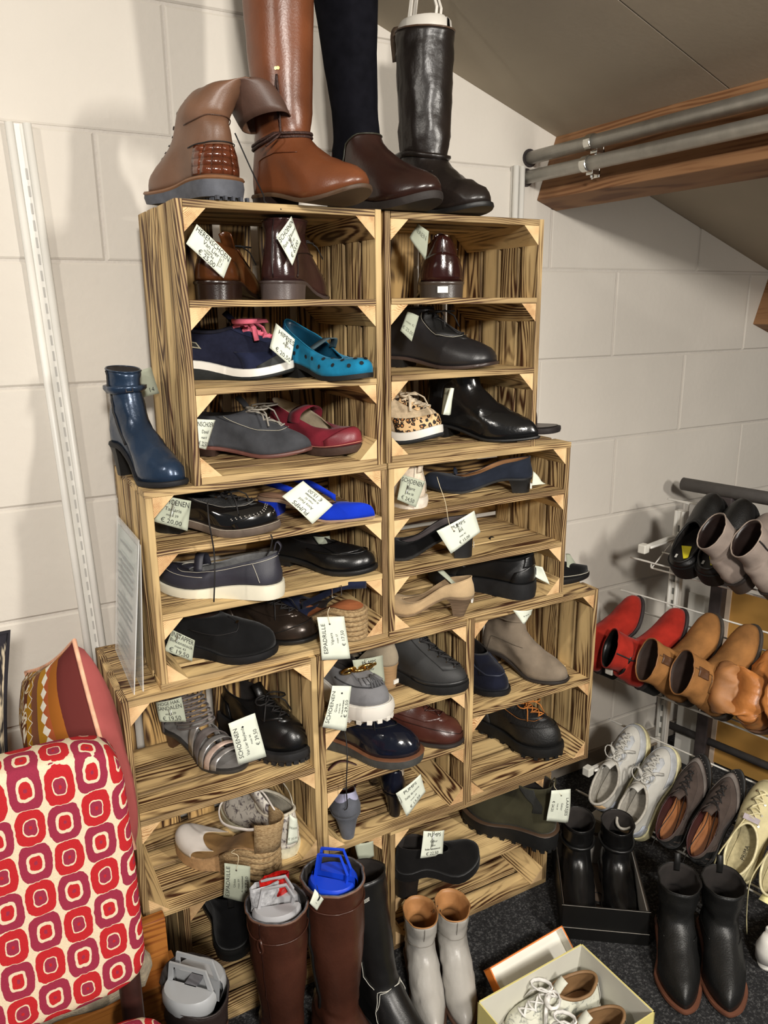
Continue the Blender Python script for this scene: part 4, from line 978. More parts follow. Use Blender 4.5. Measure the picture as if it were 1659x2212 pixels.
# lower row
p, yaw = place(-.8855, toe=(382, 1838), yaw=134, L=.25)
S = Last(L=.25, W=.090, Wh=.066, H=.045, ts=.026, toe='round', xt=.175, zt=.034, zs=.006, zh=.002, cw=.040, tb=.040, side=-1)
r = shoe('espadrille_wedge', 'pale pearl leather espadrille with jute heel and thin ankle strap', 'sandal', p, yaw)
PL = mat((.80, .77, .74), .4, .06, 20, .1, 200); upper(r, S, PL, leather((.7, .6, .45)), lim=1.05); sole(r, S, mat((.66, .52, .36), .8, .12, 90, .4, 300), off=.0); insole(r, S, suede((.62, .48, .30)), z=.004)
for k in range(5):
    mb = MB(); P = []
    for i in range(25):
        ph = PI - 1.5 + 3.0 * i / 24; t = .5 + .5 * math.cos(ph); P.append(S.outline(ph, .002, S.hs(t) * (k + .5) / 5))
    ob('rope_coil', MB().tube(P, .0076, 6), JUTE, r, True)
ob('heel_cup', MB().grid([[V((.043 - (.050 + .004 * k) * math.cos(a_), .036 * math.sin(a_), .068 + .024 * k)) for a_ in [(-1.35 + 2.7 * i / 12) for i in range(13)]] for k in range(4)]), JUTE, r, True, solid=.003)
ob('ankle_strap', MB().tube(catm([V((.012, -.030, .135)), V((.06, -.055, .160)), V((.115, -.050, .150)), V((.135, -.010, .135)), V((.11, .025, .12)), V((.05, .030, .12)), V((.012, .024, .13))]), .0022, 6, flat=2), PL, r, True)
p, yaw = place(-.8855, heelp=(634, 1848), yaw=106, L=.26, anchor='heel')
S = Last(L=.25, W=.096, Wh=.070, H=.0, ts=.022, toe='round', xt=.12, zt=.085, zs=.07, zh=.085, cw=.035, spring=.006)
def toile(a, b, s):
    m, nt, bs = newmat('printed_cloth'); tc = N(nt, 'ShaderNodeTexCoord'); n = N(nt, 'ShaderNodeTexNoise', inp={2: s, 3: 6, 4: .65}); n.inputs['Distortion'].default_value = 1.6
    nt.links.new(tc.outputs['Object'], n.inputs[0]); f = mth(nt, 'MULTIPLY_ADD', n.outputs[0], 9, -4.6, clamp=True); nt.links.new(mixc(nt, f, lin(a), lin(b)), bs.inputs['Base Color']); bs.inputs['Roughness'].default_value = .85; return m
r = shoe('sneaker', 'white slip-on sneaker printed with a dark floral pattern, seen from its heel', 'sneaker', p, yaw)
TO = toile((.83, .81, .77), (.36, .32, .34), 55); OFF = cloth((.80, .77, .70)); upper(r, S, TO, OFF); sole(r, S, mat((.80, .78, .68), .6), off=.003); insole(r, S, cloth((.3, .29, .28))); collar_trim(r, S, OFF, .004)
q = S.surf(PI + .9, 1); ribbon(r, catm([q, q + V((.03, -.01, .02)), q + V((.08, -.005, .05)), q + V((.12, .0, .06))]), .016, OFF, 'side_strap', wd=(0, .4, 1)); q = S.surf(PI - .9, 1); ribbon(r, catm([q, q + V((.04, .006, .02)), q + V((.09, .004, .045))]), .03, TO, 'flap', wd=(0, -.3, 1))
# ------------------------------------------------------------------ third layer, centre crate
p, yaw = place(-.574, toe=(822, 1572), yaw=-84, L=.255); p.z += .009; p.x += .004
S = Last(L=.25, W=.098, Wh=.074, H=.010, ts=.032, toe='round', xt=.160, zt=.060, zs=.045, zh=.06, cw=.033, tb=.044, welt=.008)
r = shoe('loafer', 'grey suede platform loafer with gold chain, tassel and white cleated sole', 'shoe', p, yaw)
GS = suede((.47, .47, .48), .08); low_shoe(r, S, GS, mat((.86, .84, .80), .5, .03, 20, 0), 'flat', lining=leather((.3, .28, .27)), lug=22)
ob('welt_stitching', MB().tube([S.outline(2 * PI * i / 60, .005, S.hs(.5 + .5 * math.cos(2 * PI * i / 60)) + .001) for i in range(60)], .0012, 4, True), WHITEM, r)
seam(r, S, suede((.25, .25, .26)), 'moccasin_seam', [(-1.3, .62), (-.7, .44), (-.3, .38), (0, .37), (.3, .38), (.7, .44), (1.3, .62)], .0018, .0012, 40)
patch(r, S, GS, 'kiltie_fringe', -.55, .55, .62, 1.04, .0045)
for k in range(7): patch(r, S, GS, 'fringe_strip', -.5 + .15 * k, -.38 + .15 * k, .46 - .02 * abs(k - 3) + .03, .66, .006, nu=2, nvv=3)
for k in range(4):
    c = S.surf(-.60 + .40 * k, .86, .013); a_ = .5 + (PI / 2 if k % 2 else 0); P = [c + V((.012 * math.sin(a_ * .6 + .5) * math.sin(2 * PI * i / 14) + .003 * math.cos(2 * PI * i / 14), .015 * math.cos(2 * PI * i / 14), .010 * math.cos(a_ * .6) * math.sin(2 * PI * i / 14))) for i in range(14)]
    ob('chain_link', MB().tube(P, .0038, 7, True), GOLD, r, True)
c = S.surf(.05, .68, .008)
ob('tassel', (lambda mb: [mb.tube([c, c + V((.024, -.012 + .006 * k, -.004 - .002 * abs(k - 2))), c + V((.034, -.016 + .008 * k, -.014))], .0022, 5) for k in range(5)] and mb)(MB()), suede((.34, .34, .35)), r, True)
p, yaw = place(-.574, heelp=(853, 1487), yaw=106, L=.2, anchor='heel')
S = Last(L=.205, W=.074, Wh=.058, H=.055, ts=.005, toe='round', xt=.145, zt=.03, zs=.03, zh=.055, cw=.027, tb=.034)
r = shoe('pump', 'taupe suede pump with stacked wooden block heel facing out of the crate', 'shoe', p, yaw)
pump(r, S, suede((.60, .55, .47), .08), mat((.62, .50, .36), .5, .2, 200, .1, 300, stretch=(.1, .1, 5)), hl=.2, taper=.74); ob('size_sticker', MB().box((.0005, -.014, .010), (.004, .002, .020)), WHITEM, r)
p, yaw = place(-.574, toe=(1003, 1500), yaw=-63, L=.265)
S = Last(L=.265, W=.092, Wh=.072, H=.012, ts=.020, toe='round', xt=.13, zt=.11, zs=.085, zh=.09, cw=.036, spring=.010, wr=.0014, shaft=[(.15, .072, .056, .042, .004)])
r = shoe('laced_ankle_boot', 'matt charcoal laced ankle boot with silver eyelets on the upper centre shelf', 'boot', p, yaw)
CH2 = leather((.155, .155, .155), .62); boot(r, S, CH2, rubber((.10, .10, .10)), flatsole=True); tongue(r, S, CH2, v0=.45)
patch(r, S, CH2, 'facing', 0, 0, 0, 0, .002, shape=lambda a, b: (.12 + .12 * b + .5 * a, .32 + 1.5 * b), both=True, nvv=14)
laces(r, S, DSTRING, .36, 1.25, 8, w0=.15, w1=.5, bow=0, flat=2.2, rad=.0017, eye=CHROME); patch(r, S, leather((.14, .14, .14), .4), 'toe_rand', 0, 0, 0, 0, .002, shape=lambda a, b: (-1.5 + 3 * a, b * .07), nu=20, nvv=2)
# lower rows
p, yaw = place(-.7235, toe=(903, 1655), yaw=-58, L=.285)
S = Last(L=.285, W=.102, Wh=.076, H=.008, ts=.024, toe='round', zt=.09, zs=.06, zh=.07, cw=.034, welt=.006, spring=.010, tb=.048, wr=.003)
r = shoe('derby_shoe', 'glossy navy black leather shoe with rugged grey sole in the centre crate', 'shoe', p, yaw)
NB = mat((.07, .085, .13), .13, .1, 14, .15, 120, coat=.4); low_shoe(r, S, NB, rubber((.27, .27, .26)), 'flat', lug=0)
sole(r, S, leather((.42, .27, .18), .5), 'welt', th=.004, off=.0072); tongue(r, S, NB); seam(r, S, BLACKM, 'seam', [(-1.2, .68), (-.6, .62), (0, .58), (.6, .62), (1.2, .68)], .0014, .0012); laces(r, S, DSTRING, .72, .97, 3)
w1 = [onY(748, 1600, -.012), onY(750, 1640, -.03), onY(748, 1700, -.03), onY(750, 1742, -.025), onY(744, 1750, -.022)]
mi = (Matrix.Translation(p) @ Matrix.Rotation(yaw, 4, 'Z')).inverted(); ob('hanging_lace', MB().tube([mi @ q for q in catm([onY(742, 1570, .0)] + w1)], .0014, 6), DSTRING, r, True)
p, yaw = place(-.7235, toe=(1000, 1606), yaw=-49, L=.265)
S = Last(L=.265, W=.090, Wh=.068, H=.010, ts=.009, toe='square', zt=.085, zs=.055, zh=.065, spring=.006, wr=.0024)
r = shoe('dress_shoe', 'reddish brown leather shoe with long squared toe', 'shoe', p, yaw)
RB = leather((.29, .155, .125), .3); derby(r, S, RB, leather((.20, .18, .17), .5), lacem=leather((.2, .1, .08)), n=3, bow=0)
seam(r, S, leather((.16, .08, .06)), 'apron_seam', [(-1.5, .7), (-.9, .40), (-.42, .22), (-.2, .14), (.2, .14), (.42, .22), (.9, .40), (1.5, .7)], .001, .0012, 40)
p, yaw = place(-.8855, heelp=(752, 1812), yaw=80, L=.24, anchor='heel'); p.y = -.004
S = Last(L=.24, W=.082, Wh=.068, H=.058, ts=.005, toe='almond', xt=.16, zt=.04, zs=.03, zh=.062, cw=.029)
r = shoe('heeled_sandal', 'grey suede heeled shoe with lilac heel collar and orange lining, seen from behind', 'shoe', p, yaw)
pump(r, S, suede((.36, .37, .40)), suede((.36, .37, .40)), leather((.60, .26, .14)), hl=.2, taper=.45)
LI = leather((.66, .66, .76), .5); patch(r, S, LI, 'heel_collar', 0, 0, 0, 0, .002, shape=lambda a, b: (PI - 1.2 + 2.4 * a, .84 + .17 * b - .22 * (1 - b) * abs(math.sin(2 * PI * (a - .5)))), nu=20)
ribbon(r, catm([S.surf(1.9, .95), V((.05, .045, .15)), V((.07, 0, .17)), V((.05, -.045, .15)), S.surf(-1.9, .95)]), .008, leather((.25, .14, .12)), 'ankle_strap')
p, yaw = place(-.8855, heelp=(848, 1760), yaw=72, L=.24, anchor='heel'); p.y = .016
S = Last(L=.24, W=.082, Wh=.056, H=.060, ts=.005, toe='almond', xt=.16, zt=.03, zs=.03, zh=.06, cw=.029)
r = shoe('pump', 'glossy dark navy high-heeled pump left of the tag PUMPS € 13,50', 'shoe', p, yaw)
pump(r, S, leather((.07, .08, .13), .2), leather((.06, .06, .08), .25), hl=.18, taper=.5)
patch(r, S, leather((.62, .57, .50), .4), 'pale_lining_fold', PI + .5, PI + 1.6, .78, 1.05, .003)
# ------------------------------------------------------------------ third layer, right crate
p, yaw = place(-.653, toe=(1078, 1512), yaw=-101, L=.255)
S = Last(L=.255, W=.096, Wh=.072, H=.006, ts=.014, toe='round', xt=.155, zt=.066, zs=.05, zh=.06, cw=.033, tb=.042)
r = shoe('moccasin', 'navy suede moccasin left of the taupe ankle boot', 'shoe', p, yaw)
NS2 = suede((.085, .095, .15)); low_shoe(r, S, NS2, rubber((.07, .075, .09)), 'flat')
patch(r, S, NS2, 'apron', 0, 0, 0, 0, .0022, shape=lambda a, b: (-.75 + 1.5 * a, .36 + .66 * b), nu=12); seam(r, S, leather((.2, .22, .28), .5), 'apron_piping', [(-.9, .95), (-.85, .6), (-.5, .38), (0, .33), (.5, .38), (.85, .6), (.9, .95)], .0022, .002, 40)
p, yaw = place(-.653, toe=(1222, 1478), yaw=-67, L=.25)
S = Last(L=.25, W=.09, Wh=.062, H=.040, ts=.008, toe='round', spring=.006, xt=.13, zt=.09, zs=.08, zh=.08, cw=.035, wr=.0030, shaft=[(.165, .072, .048, .038), (.205, .072, .050, .040)])
r = shoe('heeled_boot', 'taupe suede heeled ankle boot in the right crate with a crumpled tag', 'boot', p, yaw)
TP = suede((.50, .45, .39), .1); boot(r, S, TP, leather((.17, .15, .14), .5), leather((.22, .18, .16), .5), hl=.22, taper=.7, seams=suede((.38, .34, .29)))
collar_trim(r, S, TP, .003, 'ankle_strap', v=1.7)
p, yaw = place(-.8845, toe=(1203, 1643), yaw=-76, L=.27); p.z += .0085
S = Last(L=.27, W=.108, Wh=.080, H=.006, ts=.026, toe='round', xt=.145, zt=.095, zs=.075, zh=.08, cw=.036, welt=.006, spring=.010, tb=.062)
r = shoe('work_boot', 'black work boot with bulky toe and orange laces', 'boot', p, yaw)
OR = mat((.72, .44, .18), .8, .2, 80, .2); derby(r, S, mat((.085, .085, .085), .5, .1, 60, .5, 260), rubber((.085, .085, .085)), lacem=OR, n=4, lug=20, sl='flat', stitch=OR, rad=.0018, bowsize=1.5)
seam(r, S, BLACKM, 'toe_seam', [(-1.3, .45), (-.6, .36), (0, .33), (.6, .36), (1.3, .45)], .0014, .0014)
# ------------------------------------------------------------------ bottom crates
p, yaw = place(ZF + .012, heelp=(512, 2100), yaw=60, L=.28, anchor='heel'); p = onZ(520, 2100, -1.0845); p.z = -1.084; p.y = max(p.y, .0); yaw = math.radians(80)
S = Last(L=.26, W=.094, Wh=.074, H=.014, ts=.014, toe='round', xt=.13, zt=.08, zs=.08, zh=.08, cw=.038, wr=.002, shaft=[(.125, .070, .054, .044), (.148, .070, .056, .046)])
r = shoe('ankle_boot', 'black suede boot standing in shadow inside the bottom left crate', 'boot', p, yaw)
boot(r, S, suede((.05, .05, .055)), BLACKM, pull=leather((.12, .12, .12)))
p, yaw = place(-1.0845, toe=(1030, 1848), yaw=4, L=.24)
p = onZ(1030, 1862, -1.0845) - V((.24, .012, 0)); p.z = -1.0842; p.y = max(p.y, .0)
S = Last(L=.24, W=.088, Wh=.060, H=.046, ts=.022, toe='round', spring=.012, xt=.145, zt=.066, zs=.06, zh=.07, cw=.033, tb=.045)
r = shoe('platform_pump', 'black suede platform ankle pump behind the tag PUMPS € 22,50', 'shoe', p, math.radians(-3))
BK = suede((.065, .06, .06)); upper(r, S, BK); sole(r, S, BK, th=.020, off=.001, bottom0=lambda t: S.spr(t)); heel(r, S, mat((.10, .085, .075), .5), .2, .9, top=.020); insole(r, S, LINING)
p = onZ(1032, 1765, -1.0845); q = onZ(1200, 1822, -1.0845); yaw = math.atan2(p.y - q.y, p.x - q.x)
S = Last(L=.265, W=.10, Wh=.078, H=.012, ts=.034, toe='round', xt=.135, zt=.085, zs=.075, zh=.08, cw=.036, welt=.006, spring=.012, tb=.048, side=-1, wr=.0014, shaft=[(.150, .075, .056, .040), (.172, .074, .058, .041)])
p = q + V((0, 0, .0075)); p.x = .972; p.y = -.058
r = shoe('chelsea_boot', 'olive green suede chelsea boot with cleated sole, its heel over the crate edge', 'boot', p, yaw)
OL = suede((.24, .23, .17), .1); boot(r, S, OL, rubber((.08, .08, .08)), flatsole=True, lug=26, gore=mat((.16, .16, .15), .95, .1, 60, .5, 900), pull=leather((.2, .19, .14)))
sole(r, S, leather((.26, .19, .13), .5), 'welt', th=.005, off=.0072)
# ------------------------------------------------------------------ price tags hanging from the shoes
tag('folded white tag HERENSCHOEN € 25,00 over a cognac shoe', [(425, 484), (499.6, 558), (484.5, 601), (400.6, 526.6)], -.004, [('HERENSCHOEN', .0125, .16), ('Van Lier', .0105, .40), ('suède', .0055, .56), ('maat 44', .0065, .66), ('€ 25,00', .0115, .86)], clip=(.80, .35, .45))
tag('white tag SCHOENEN € 65,00 standing on its corner, top left crate', [(596.5, 511.6), (629, 467), (652, 521), (629, 574.5)], [0, .01, .0, -.006], T4('SCHOENEN', 'Floris van Bommel', 'maat 43', '65,00'), clip=(.45, .4, .35))
tag('white tag between the navy sneaker and the teal shoe', [(596, 698), (637, 733), (626, 789), (583, 752)], [.05, .03, .02, .05], [('HIPPIES', .012, .2, .62), ('Arche', .007, .45, .7), ('€ 20,50', .011, .84, .62)], clip=(.7, .25, .3))
tag('white tag HERENSCHOEN half hidden left of the grey suede shoe', [(424, 905), (465, 907), (448, 972), (424, 966)], [.006, .02, .02, .006], [('NSCHOEN', .012, .17), ('David', .009, .42), ('maat 41', .0065, .62), ('€ 22,50', .0115, .84)])
tag('crumpled olive-shaded tag left of the burgundy shoe', [(903, 483), (927, 500), (916, 562), (888, 515)], [.07, .05, .06, .08], [('HEREN', .008, .3)], paper=PAPER_SHADE, faint=True, curl=.01)
tag('pale tag on the black chukka boot, top right crate', [(880, 673), (905, 683), (890, 737), (864, 715)], [.08, .07, .06, .08], [('maat 42', .006, .45), ('€ 25,00', .009, .75)], paper=PAPER_SHADE, faint=True)
tag('narrow white tag edge on the black chelsea boot', [(961, 838), (979, 839), (970, 896), (957, 895)], [.06, .03, .03, .06], [('LAARZEN', .008, .2)], paper=PAPER_SHADE, faint=True)
tag('bright folded strip of the tag on the black chelsea boot', [(972, 838), (981, 839), (971, 897), (957, 896)], [.025, .02, .02, .022], [])
tag('tag SCHOENEN € 20,00 on the black brogue, wide left crate', [(345, 1068), (413, 1082), (405, 1148), (331, 1125)], [.03, .015, .008, .03], T4('SCHOENEN', 'Tamaris', 'maat 39', '20,00'), clip=(.48, .18, .55), paper=PAPER_SHADE)
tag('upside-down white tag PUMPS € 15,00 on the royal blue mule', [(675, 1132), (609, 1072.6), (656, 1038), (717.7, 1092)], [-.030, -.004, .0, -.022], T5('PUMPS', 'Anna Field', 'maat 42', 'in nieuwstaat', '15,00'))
tag('small blank tag behind the black loafer', [(675, 1158), (712, 1157), (716, 1180), (690, 1176)], [.15, .13, .13, .15], [], paper=PAPER_SHADE)
tag('tag INSTAPPER € 19,50 on the black step-in shoe', [(372, 1360), (421, 1383.5), (415, 1429), (355, 1405)], [.03, .012, .008, .02], T4('INSTAPPER', 'Birkenstock', 'maat 43', '19,50'), clip=(.3, .1, .35), paper=PAPER_SHADE)
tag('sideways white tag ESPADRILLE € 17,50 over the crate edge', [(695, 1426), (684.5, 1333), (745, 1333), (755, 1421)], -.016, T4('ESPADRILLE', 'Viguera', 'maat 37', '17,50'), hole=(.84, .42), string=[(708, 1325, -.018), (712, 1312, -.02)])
tag('round-cornered tag SCHOENEN € 24,50 by the cream sneaker', [(868, 1025), (919, 1040), (899, 1096), (857, 1079)], [.02, .0, -.004, .012], T4('SCHOENEN', 'Esprit', 'maat 38', '24,50'), clip=(.35, .3, .4), paper=PAPER_SHADE)
tag('bright white tag PUMPS € 15,00 before the black pump', [(943, 1147), (1024, 1103), (1040, 1150), (972, 1195)], [-.02, -.018, -.02, -.022], T4('PUMPS', 'Ara', 'maat 42', '15,00'), hole=(.34, .3), string=[(970, 1130, -.022), (962, 1085, -.02), (950, 1050, -.008), (944, 1030, .01)], clip=(.5, .16, .3))
tag('plain tag lying behind the heel of the navy suede pump', [(1152, 1018), (1168, 1040), (1182, 1045), (1146, 1049)], [.05, .05, .04, .04], [])
tag('white tag curling behind the black leather sneaker', [(1147, 1219), (1172, 1225), (1186, 1263), (1158, 1246)], [.05, .02, .01, .03], [])
tag('grey tag between the beige pump and the black leather sneaker', [(944, 1234), (958, 1232), (989, 1258), (975, 1264)], [.06, .06, .03, .03], [], paper=PAPER_SHADE)
tag('grey-green tag behind the black slipper at the wall', [(1222, 1196), (1232, 1200), (1263, 1240), (1222, 1226)], [.12, .12, .08, .08], [], paper=PAPER_SHADE)
tag('crumpled tag € 19,50 on the silver strappy sandal', [(336, 1517), (392, 1505), (401, 1562), (347, 1556)], [.07, .05, .045, .06], [('HOGE HAK', .0085, .13), ('SANDALEN', .0095, .34), ('maat 39', .0065, .6), ('€ 19,50', .0115, .84)], clip=(.5, .5, .2), paper=PAPER_SHADE, curl=.008)
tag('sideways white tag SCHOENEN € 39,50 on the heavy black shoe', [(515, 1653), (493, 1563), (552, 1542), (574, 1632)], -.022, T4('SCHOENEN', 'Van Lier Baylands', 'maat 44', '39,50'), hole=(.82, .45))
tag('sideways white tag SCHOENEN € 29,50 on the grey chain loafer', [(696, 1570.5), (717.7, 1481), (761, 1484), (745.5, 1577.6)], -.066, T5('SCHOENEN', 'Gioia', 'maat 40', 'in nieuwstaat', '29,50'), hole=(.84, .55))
tag('tag PUMPS behind the grey chain loafer', [(761, 1426), (826, 1415), (834, 1475), (771, 1480)], [.02, .03, .03, .02], T4('PUMPS', 'Gabor', 'maat 40', '19,50'), clip=(.4, .1, .3), paper=PAPER_SHADE)
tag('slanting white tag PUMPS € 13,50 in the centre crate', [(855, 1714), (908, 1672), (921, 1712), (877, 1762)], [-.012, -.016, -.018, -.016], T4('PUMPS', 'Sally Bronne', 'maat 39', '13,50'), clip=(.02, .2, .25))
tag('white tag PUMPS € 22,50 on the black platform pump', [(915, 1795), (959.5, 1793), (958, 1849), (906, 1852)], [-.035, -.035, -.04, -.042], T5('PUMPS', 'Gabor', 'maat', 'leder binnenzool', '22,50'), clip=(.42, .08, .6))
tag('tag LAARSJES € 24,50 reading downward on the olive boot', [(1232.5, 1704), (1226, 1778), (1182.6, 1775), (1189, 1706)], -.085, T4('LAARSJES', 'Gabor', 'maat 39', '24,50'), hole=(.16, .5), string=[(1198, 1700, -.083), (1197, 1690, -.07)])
tag('sideways grey-white tag ESPADRILLE € 27,50 below the left crate', [(482.5, 1938), (484.5, 1864), (542, 1874), (538, 1949)], -.048, T5('ESPADRILLE', 'Unisa', 'maat 39', 'in nieuwstaat', '27,50'), hole=(.85, .45), string=[(515, 1850, -.05), (500, 1842, -.04), (508, 1835, -.03)], paper=PAPER_SHADE)
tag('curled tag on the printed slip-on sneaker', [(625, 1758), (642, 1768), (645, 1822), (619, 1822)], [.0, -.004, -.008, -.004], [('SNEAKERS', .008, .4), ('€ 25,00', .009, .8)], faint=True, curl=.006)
tag('olive-grey card behind the blue heeled boot', [(237, 818), (326, 793), (345, 850), (252, 872)], .21, [('14', .012, .8, .85)], paper=PAPER_SHADE)
tag('grey card tag inside the bottom left crate', [(765, 1822), (806, 1816), (809, 1852), (776, 1866)], [.0, -.01, -.01, 0], [], paper=PAPER_SHADE)
tag('crumpled white tag on the taupe suede boot', [(1108, 1318), (1150, 1316), (1152, 1330), (1126, 1346)], [-.02, -.022, -.02, -.02], [('€ 29,50', .008, .5)], curl=.008)
tag('small white paper label on the second tall brown boot', [(680, 1920), (699, 1942), (686.5, 1970), (667, 1948)], -.262, [('~', .01, .4), ('~', .01, .6)], faint=True, string=[(684, 1912, -.262)], clip='dark')
# acrylic sign holder with printed sheets, left of the wide crate
def clearm():
    m, nt, b = newmat('clear_acrylic'); b.inputs['Base Color'].default_value = (.93, .96, .96, 1); b.inputs['Roughness'].default_value = .08; b.inputs['Alpha'].default_value = .38; b.inputs['Specular IOR Level'].default_value = .6; return m
t = thing('sign_holder', 'clear acrylic sign holder with printed sheet leaning on the wide crate', 'sign holder', (-.03, .12, -.3995))
def quad(a, b, c, d, th, nm, m, nudge=0):
    mb = MB(); P = [V(q) for q in (a, b, c, d)]; n = (P[1] - P[0]).cross(P[3] - P[0]).normalized()
    P = [q + n * nudge for q in P]; Q = [q + n * th for q in P]
    mb.add(P + Q, [(3, 2, 1, 0), (4, 5, 6, 7), (0, 1, 5, 4), (1, 2, 6, 5), (2, 3, 7, 6), (3, 0, 4, 7)]); return ob(nm, mb, m, t)
AC = clearm()
A_, B_, C_, D_ = (-.020, -.105, 0), (-.012, .125, 0), (.018, .120, .300), (.018, -.090, .300)
quad(A_, B_, C_, D_, .002, 'front_panel', AC); quad((-.002, -.100, .0), (.004, .12, 0), (.020, .12, .29), (.020, -.09, .29), .002, 'back_panel', AC)
quad((-.013, -.085, .012), (-.008, .105, .012), (.0165, .105, .285), (.0165, -.075, .285), .0006, 'printed_sheet', mat((.80, .83, .81), .7, .02, 10, 0), .0)
mb = MB()
for i in range(17):
    if i in (1, 7, 12): continue
    z = .262 - .014 * i; w_ = random.uniform(.06, .075) if i else .05; x = -.013 + .029 * z / .285 - .0022
    mb.add([(x - .0008, -w_ + .012, z), (x - .0008, w_ + .012, z), (x - .0005, w_ + .012, z + .004), (x - .0005, -w_ + .012, z + .004)], [(3, 2, 1, 0)])
ob('text_lines', mb, mat((.67, .69, .69), .9, 0, 10, 0), t)
# ------------------------------------------------------------------ boots on the floor
TB = mat((.255, .14, .10), .33, .22, 8, .25, 150); TBL = mat((.18, .18, .19), .8, .4, 90, .2, c2=(.42, .42, .44))
def tall(cx, cy, top, yaw, label, side, lean=(0, 0), flare=1.0):
    yaw = math.radians(yaw); H = top - ZF
    S = Last(L=.275, W=.096, Wh=.068, H=.030, ts=.008, toe='round', spring=.010, xt=.13, zt=.10, zs=.10, zh=.10, cw=.039, wr=.0034, side=side,
             shaft=[(.17, .072, .050, .040), (.29, .070, .060 * flare, .052 * flare), (H - .05, .069, .062 * flare, .056 * flare), (H, .069, .063 * flare, .058 * flare, .004)])
    D = V((math.cos(yaw), math.sin(yaw), 0)); p = V((cx, cy, ZF)) - D * .069
    r = shoe('tall_boot', label, 'boot', p + V((0, 0, .0005)), yaw, 'tall brown boots before the bottom left crate')
    boot(r, S, TB, leather((.2, .13, .1), .5), leather((.16, .1, .08), .4), rim=TBL)
    rg = [S.surf(2 * PI * i / 40, 4.1, .002) for i in range(40)]; ob('cuff_seam', MB().tube(rg, .0016, 6, True), TB, r, True)
    rg = [S.surf(2 * PI * i / 40, 4.97, .001) for i in range(40)]; ob('top_binding', MB().tube(rg, .0028, 6, True), leather((.42, .3, .24), .5), r, True)
    return r, S
r, S = tall(.150, -.168, -.822, -78, 'tall chestnut brown boot holding a grey boot shaper', 1)
for s_ in (-1.2,): seam(r, S, leather((.16, .08, .06)), 'side_seam', [(s_, 4.9), (s_, 2.0)], .0014, .001)
c = [S.surf(-1.2 + .10 * math.sin(2 * PI * i / 20), 3.95 + .22 * math.cos(2 * PI * i / 20), .003) for i in range(20)]; ob('leather_loop', MB().tube(c, .003, 6, True), TB, r, True)
GY = mat((.66, .66, .67), .45, .03, 10, 0)
shaper((.150, -.168, -.818), math.radians(-88) + PI / 2 - .35, GY, 'grey plastic boot shaper wrapped round red foil in the brown boot', .098, .036, .1, .04, gap=.020)
FOIL = mat((.75, .12, .10), .1, .3, 60, 1, 120, coat=1); t = thing('foil_wrapping', 'crinkled red and clear foil between the halves of the grey shaper', 'wrapping', (.155, -.150, -.80))
mb = MB(); rows = [[V((.03 * math.cos(a_) * (1 + .3 * noise.noise(V((a_, z * 30, 1)))), .010 * math.sin(a_) * (1 + .5 * noise.noise(V((a_ * 2, z * 40, 3)))), z)) for a_ in [2 * PI * i / 20 for i in range(20)]] for z in (-.03, -.01, .005, .018, .026)]
ob('crinkled_foil', mb.grid(rows, True), FOIL, t)
mb = MB(); rows = [[q + V((-.022, -.004, -.004)) for q in rw] for rw in rows]; ob('clear_foil', mb.grid(rows, True), mat((.75, .75, .76), .08, .3, 60, 1, 120, coat=1), t)
r, S = tall(.268, -.182, -.795, -72, 'tall chestnut brown boot holding a bright blue boot shaper', -1, flare=1.04)
seam(r, S, BLACKM, 'zip', [(-1.75, 4.5), (-1.75, 1.2)], .003, .0015)
shaper((.268, -.182, -.797), math.radians(-45), mat((.08, .25, .78), .4, .03, 10, 0), 'bright blue plastic boot shaper in the second tall brown boot', .100, .038, .1, .052, gap=.016)
# open dark boot with the silver shaper at the lower edge
GD = mat((.16, .12, .11), .5, .2, 12, .4, 200)
S = Last(L=.27, W=.10, Wh=.072, H=.02, ts=.014, toe='round', xt=.13, zt=.10, zs=.10, zh=.10, cw=.042, wr=.005, shaft=[(.16, .07, .052, .044), (.27, .066, .062, .050), (.365, .064, .070, .054, -.012)])
r = shoe('ankle_boot', 'dark brown open boot holding a silver boot shaper at the lower picture edge', 'boot', (-.050, -.155, ZF + .001), math.radians(-74))
boot(r, S, GD, BLACKM, BLACKM); laces(r, S, leather((.3, .2, .16), .6), .6, 3.4, 9, bow=1, eye=CHROME, rad=.002)
SV = mat((.70, .71, .72), .3, .03, 10, 0, metal=.25)
t = thing('boot_shaper', 'large silver grey plastic boot shaper in the dark open boot', 'boot shaper', (-.033, -.222, -.868), (0, 0, math.radians(-46)), 'boot shapers')
for sg in (1, -1):
    rows = []
    for z, f in ((-.05, .8), (-.02, 1), (-.006, .98), (0, .90)): rows.append([V((.052 * f * math.cos(PI * k / 14), sg * (.012 + .044 * f * math.sin(PI * k / 14) ** .8), z)) for k in range(15)])
    mb = MB().grid(rows, flip=sg < 0); mb.add(rows[-1], [tuple(range(15))]); mb.add([rows[0][0], rows[0][-1], rows[-1][-1], rows[-1][0]], [(0, 1, 2, 3)])
    o = ob('shell', mb, SV, t, True); o.modifiers.new('e', 'EDGE_SPLIT').split_angle = .8
    y = sg * .012; mb = MB(); pts = [(-.046, 0), (-.040, .040), (.034, .040), (.046, 0)]; inn = [(-.036, .002), (-.033, .032), (.029, .032), (.036, .002)]
    for th_ in (0,):
        P = [V((a, y - .002, b)) for a, b in pts + inn] + [V((a, y + .002, b)) for a, b in pts + inn]
        fs = []
        for i in range(3): fs += [(i, i + 1, i + 5, i + 4), (8 + i, 12 + i, 13 + i, 9 + i), (i, 8 + i, 9 + i, i + 1), (4 + i, 5 + i, 13 + i, 12 + i)]
        mb.add(P, fs)
    ob('handle', mb, SV, t)
ob('spring_bar', MB().box((-.012, -.014, -.004), (.012, .014, .0)), mat((.4, .4, .42), .4), t)
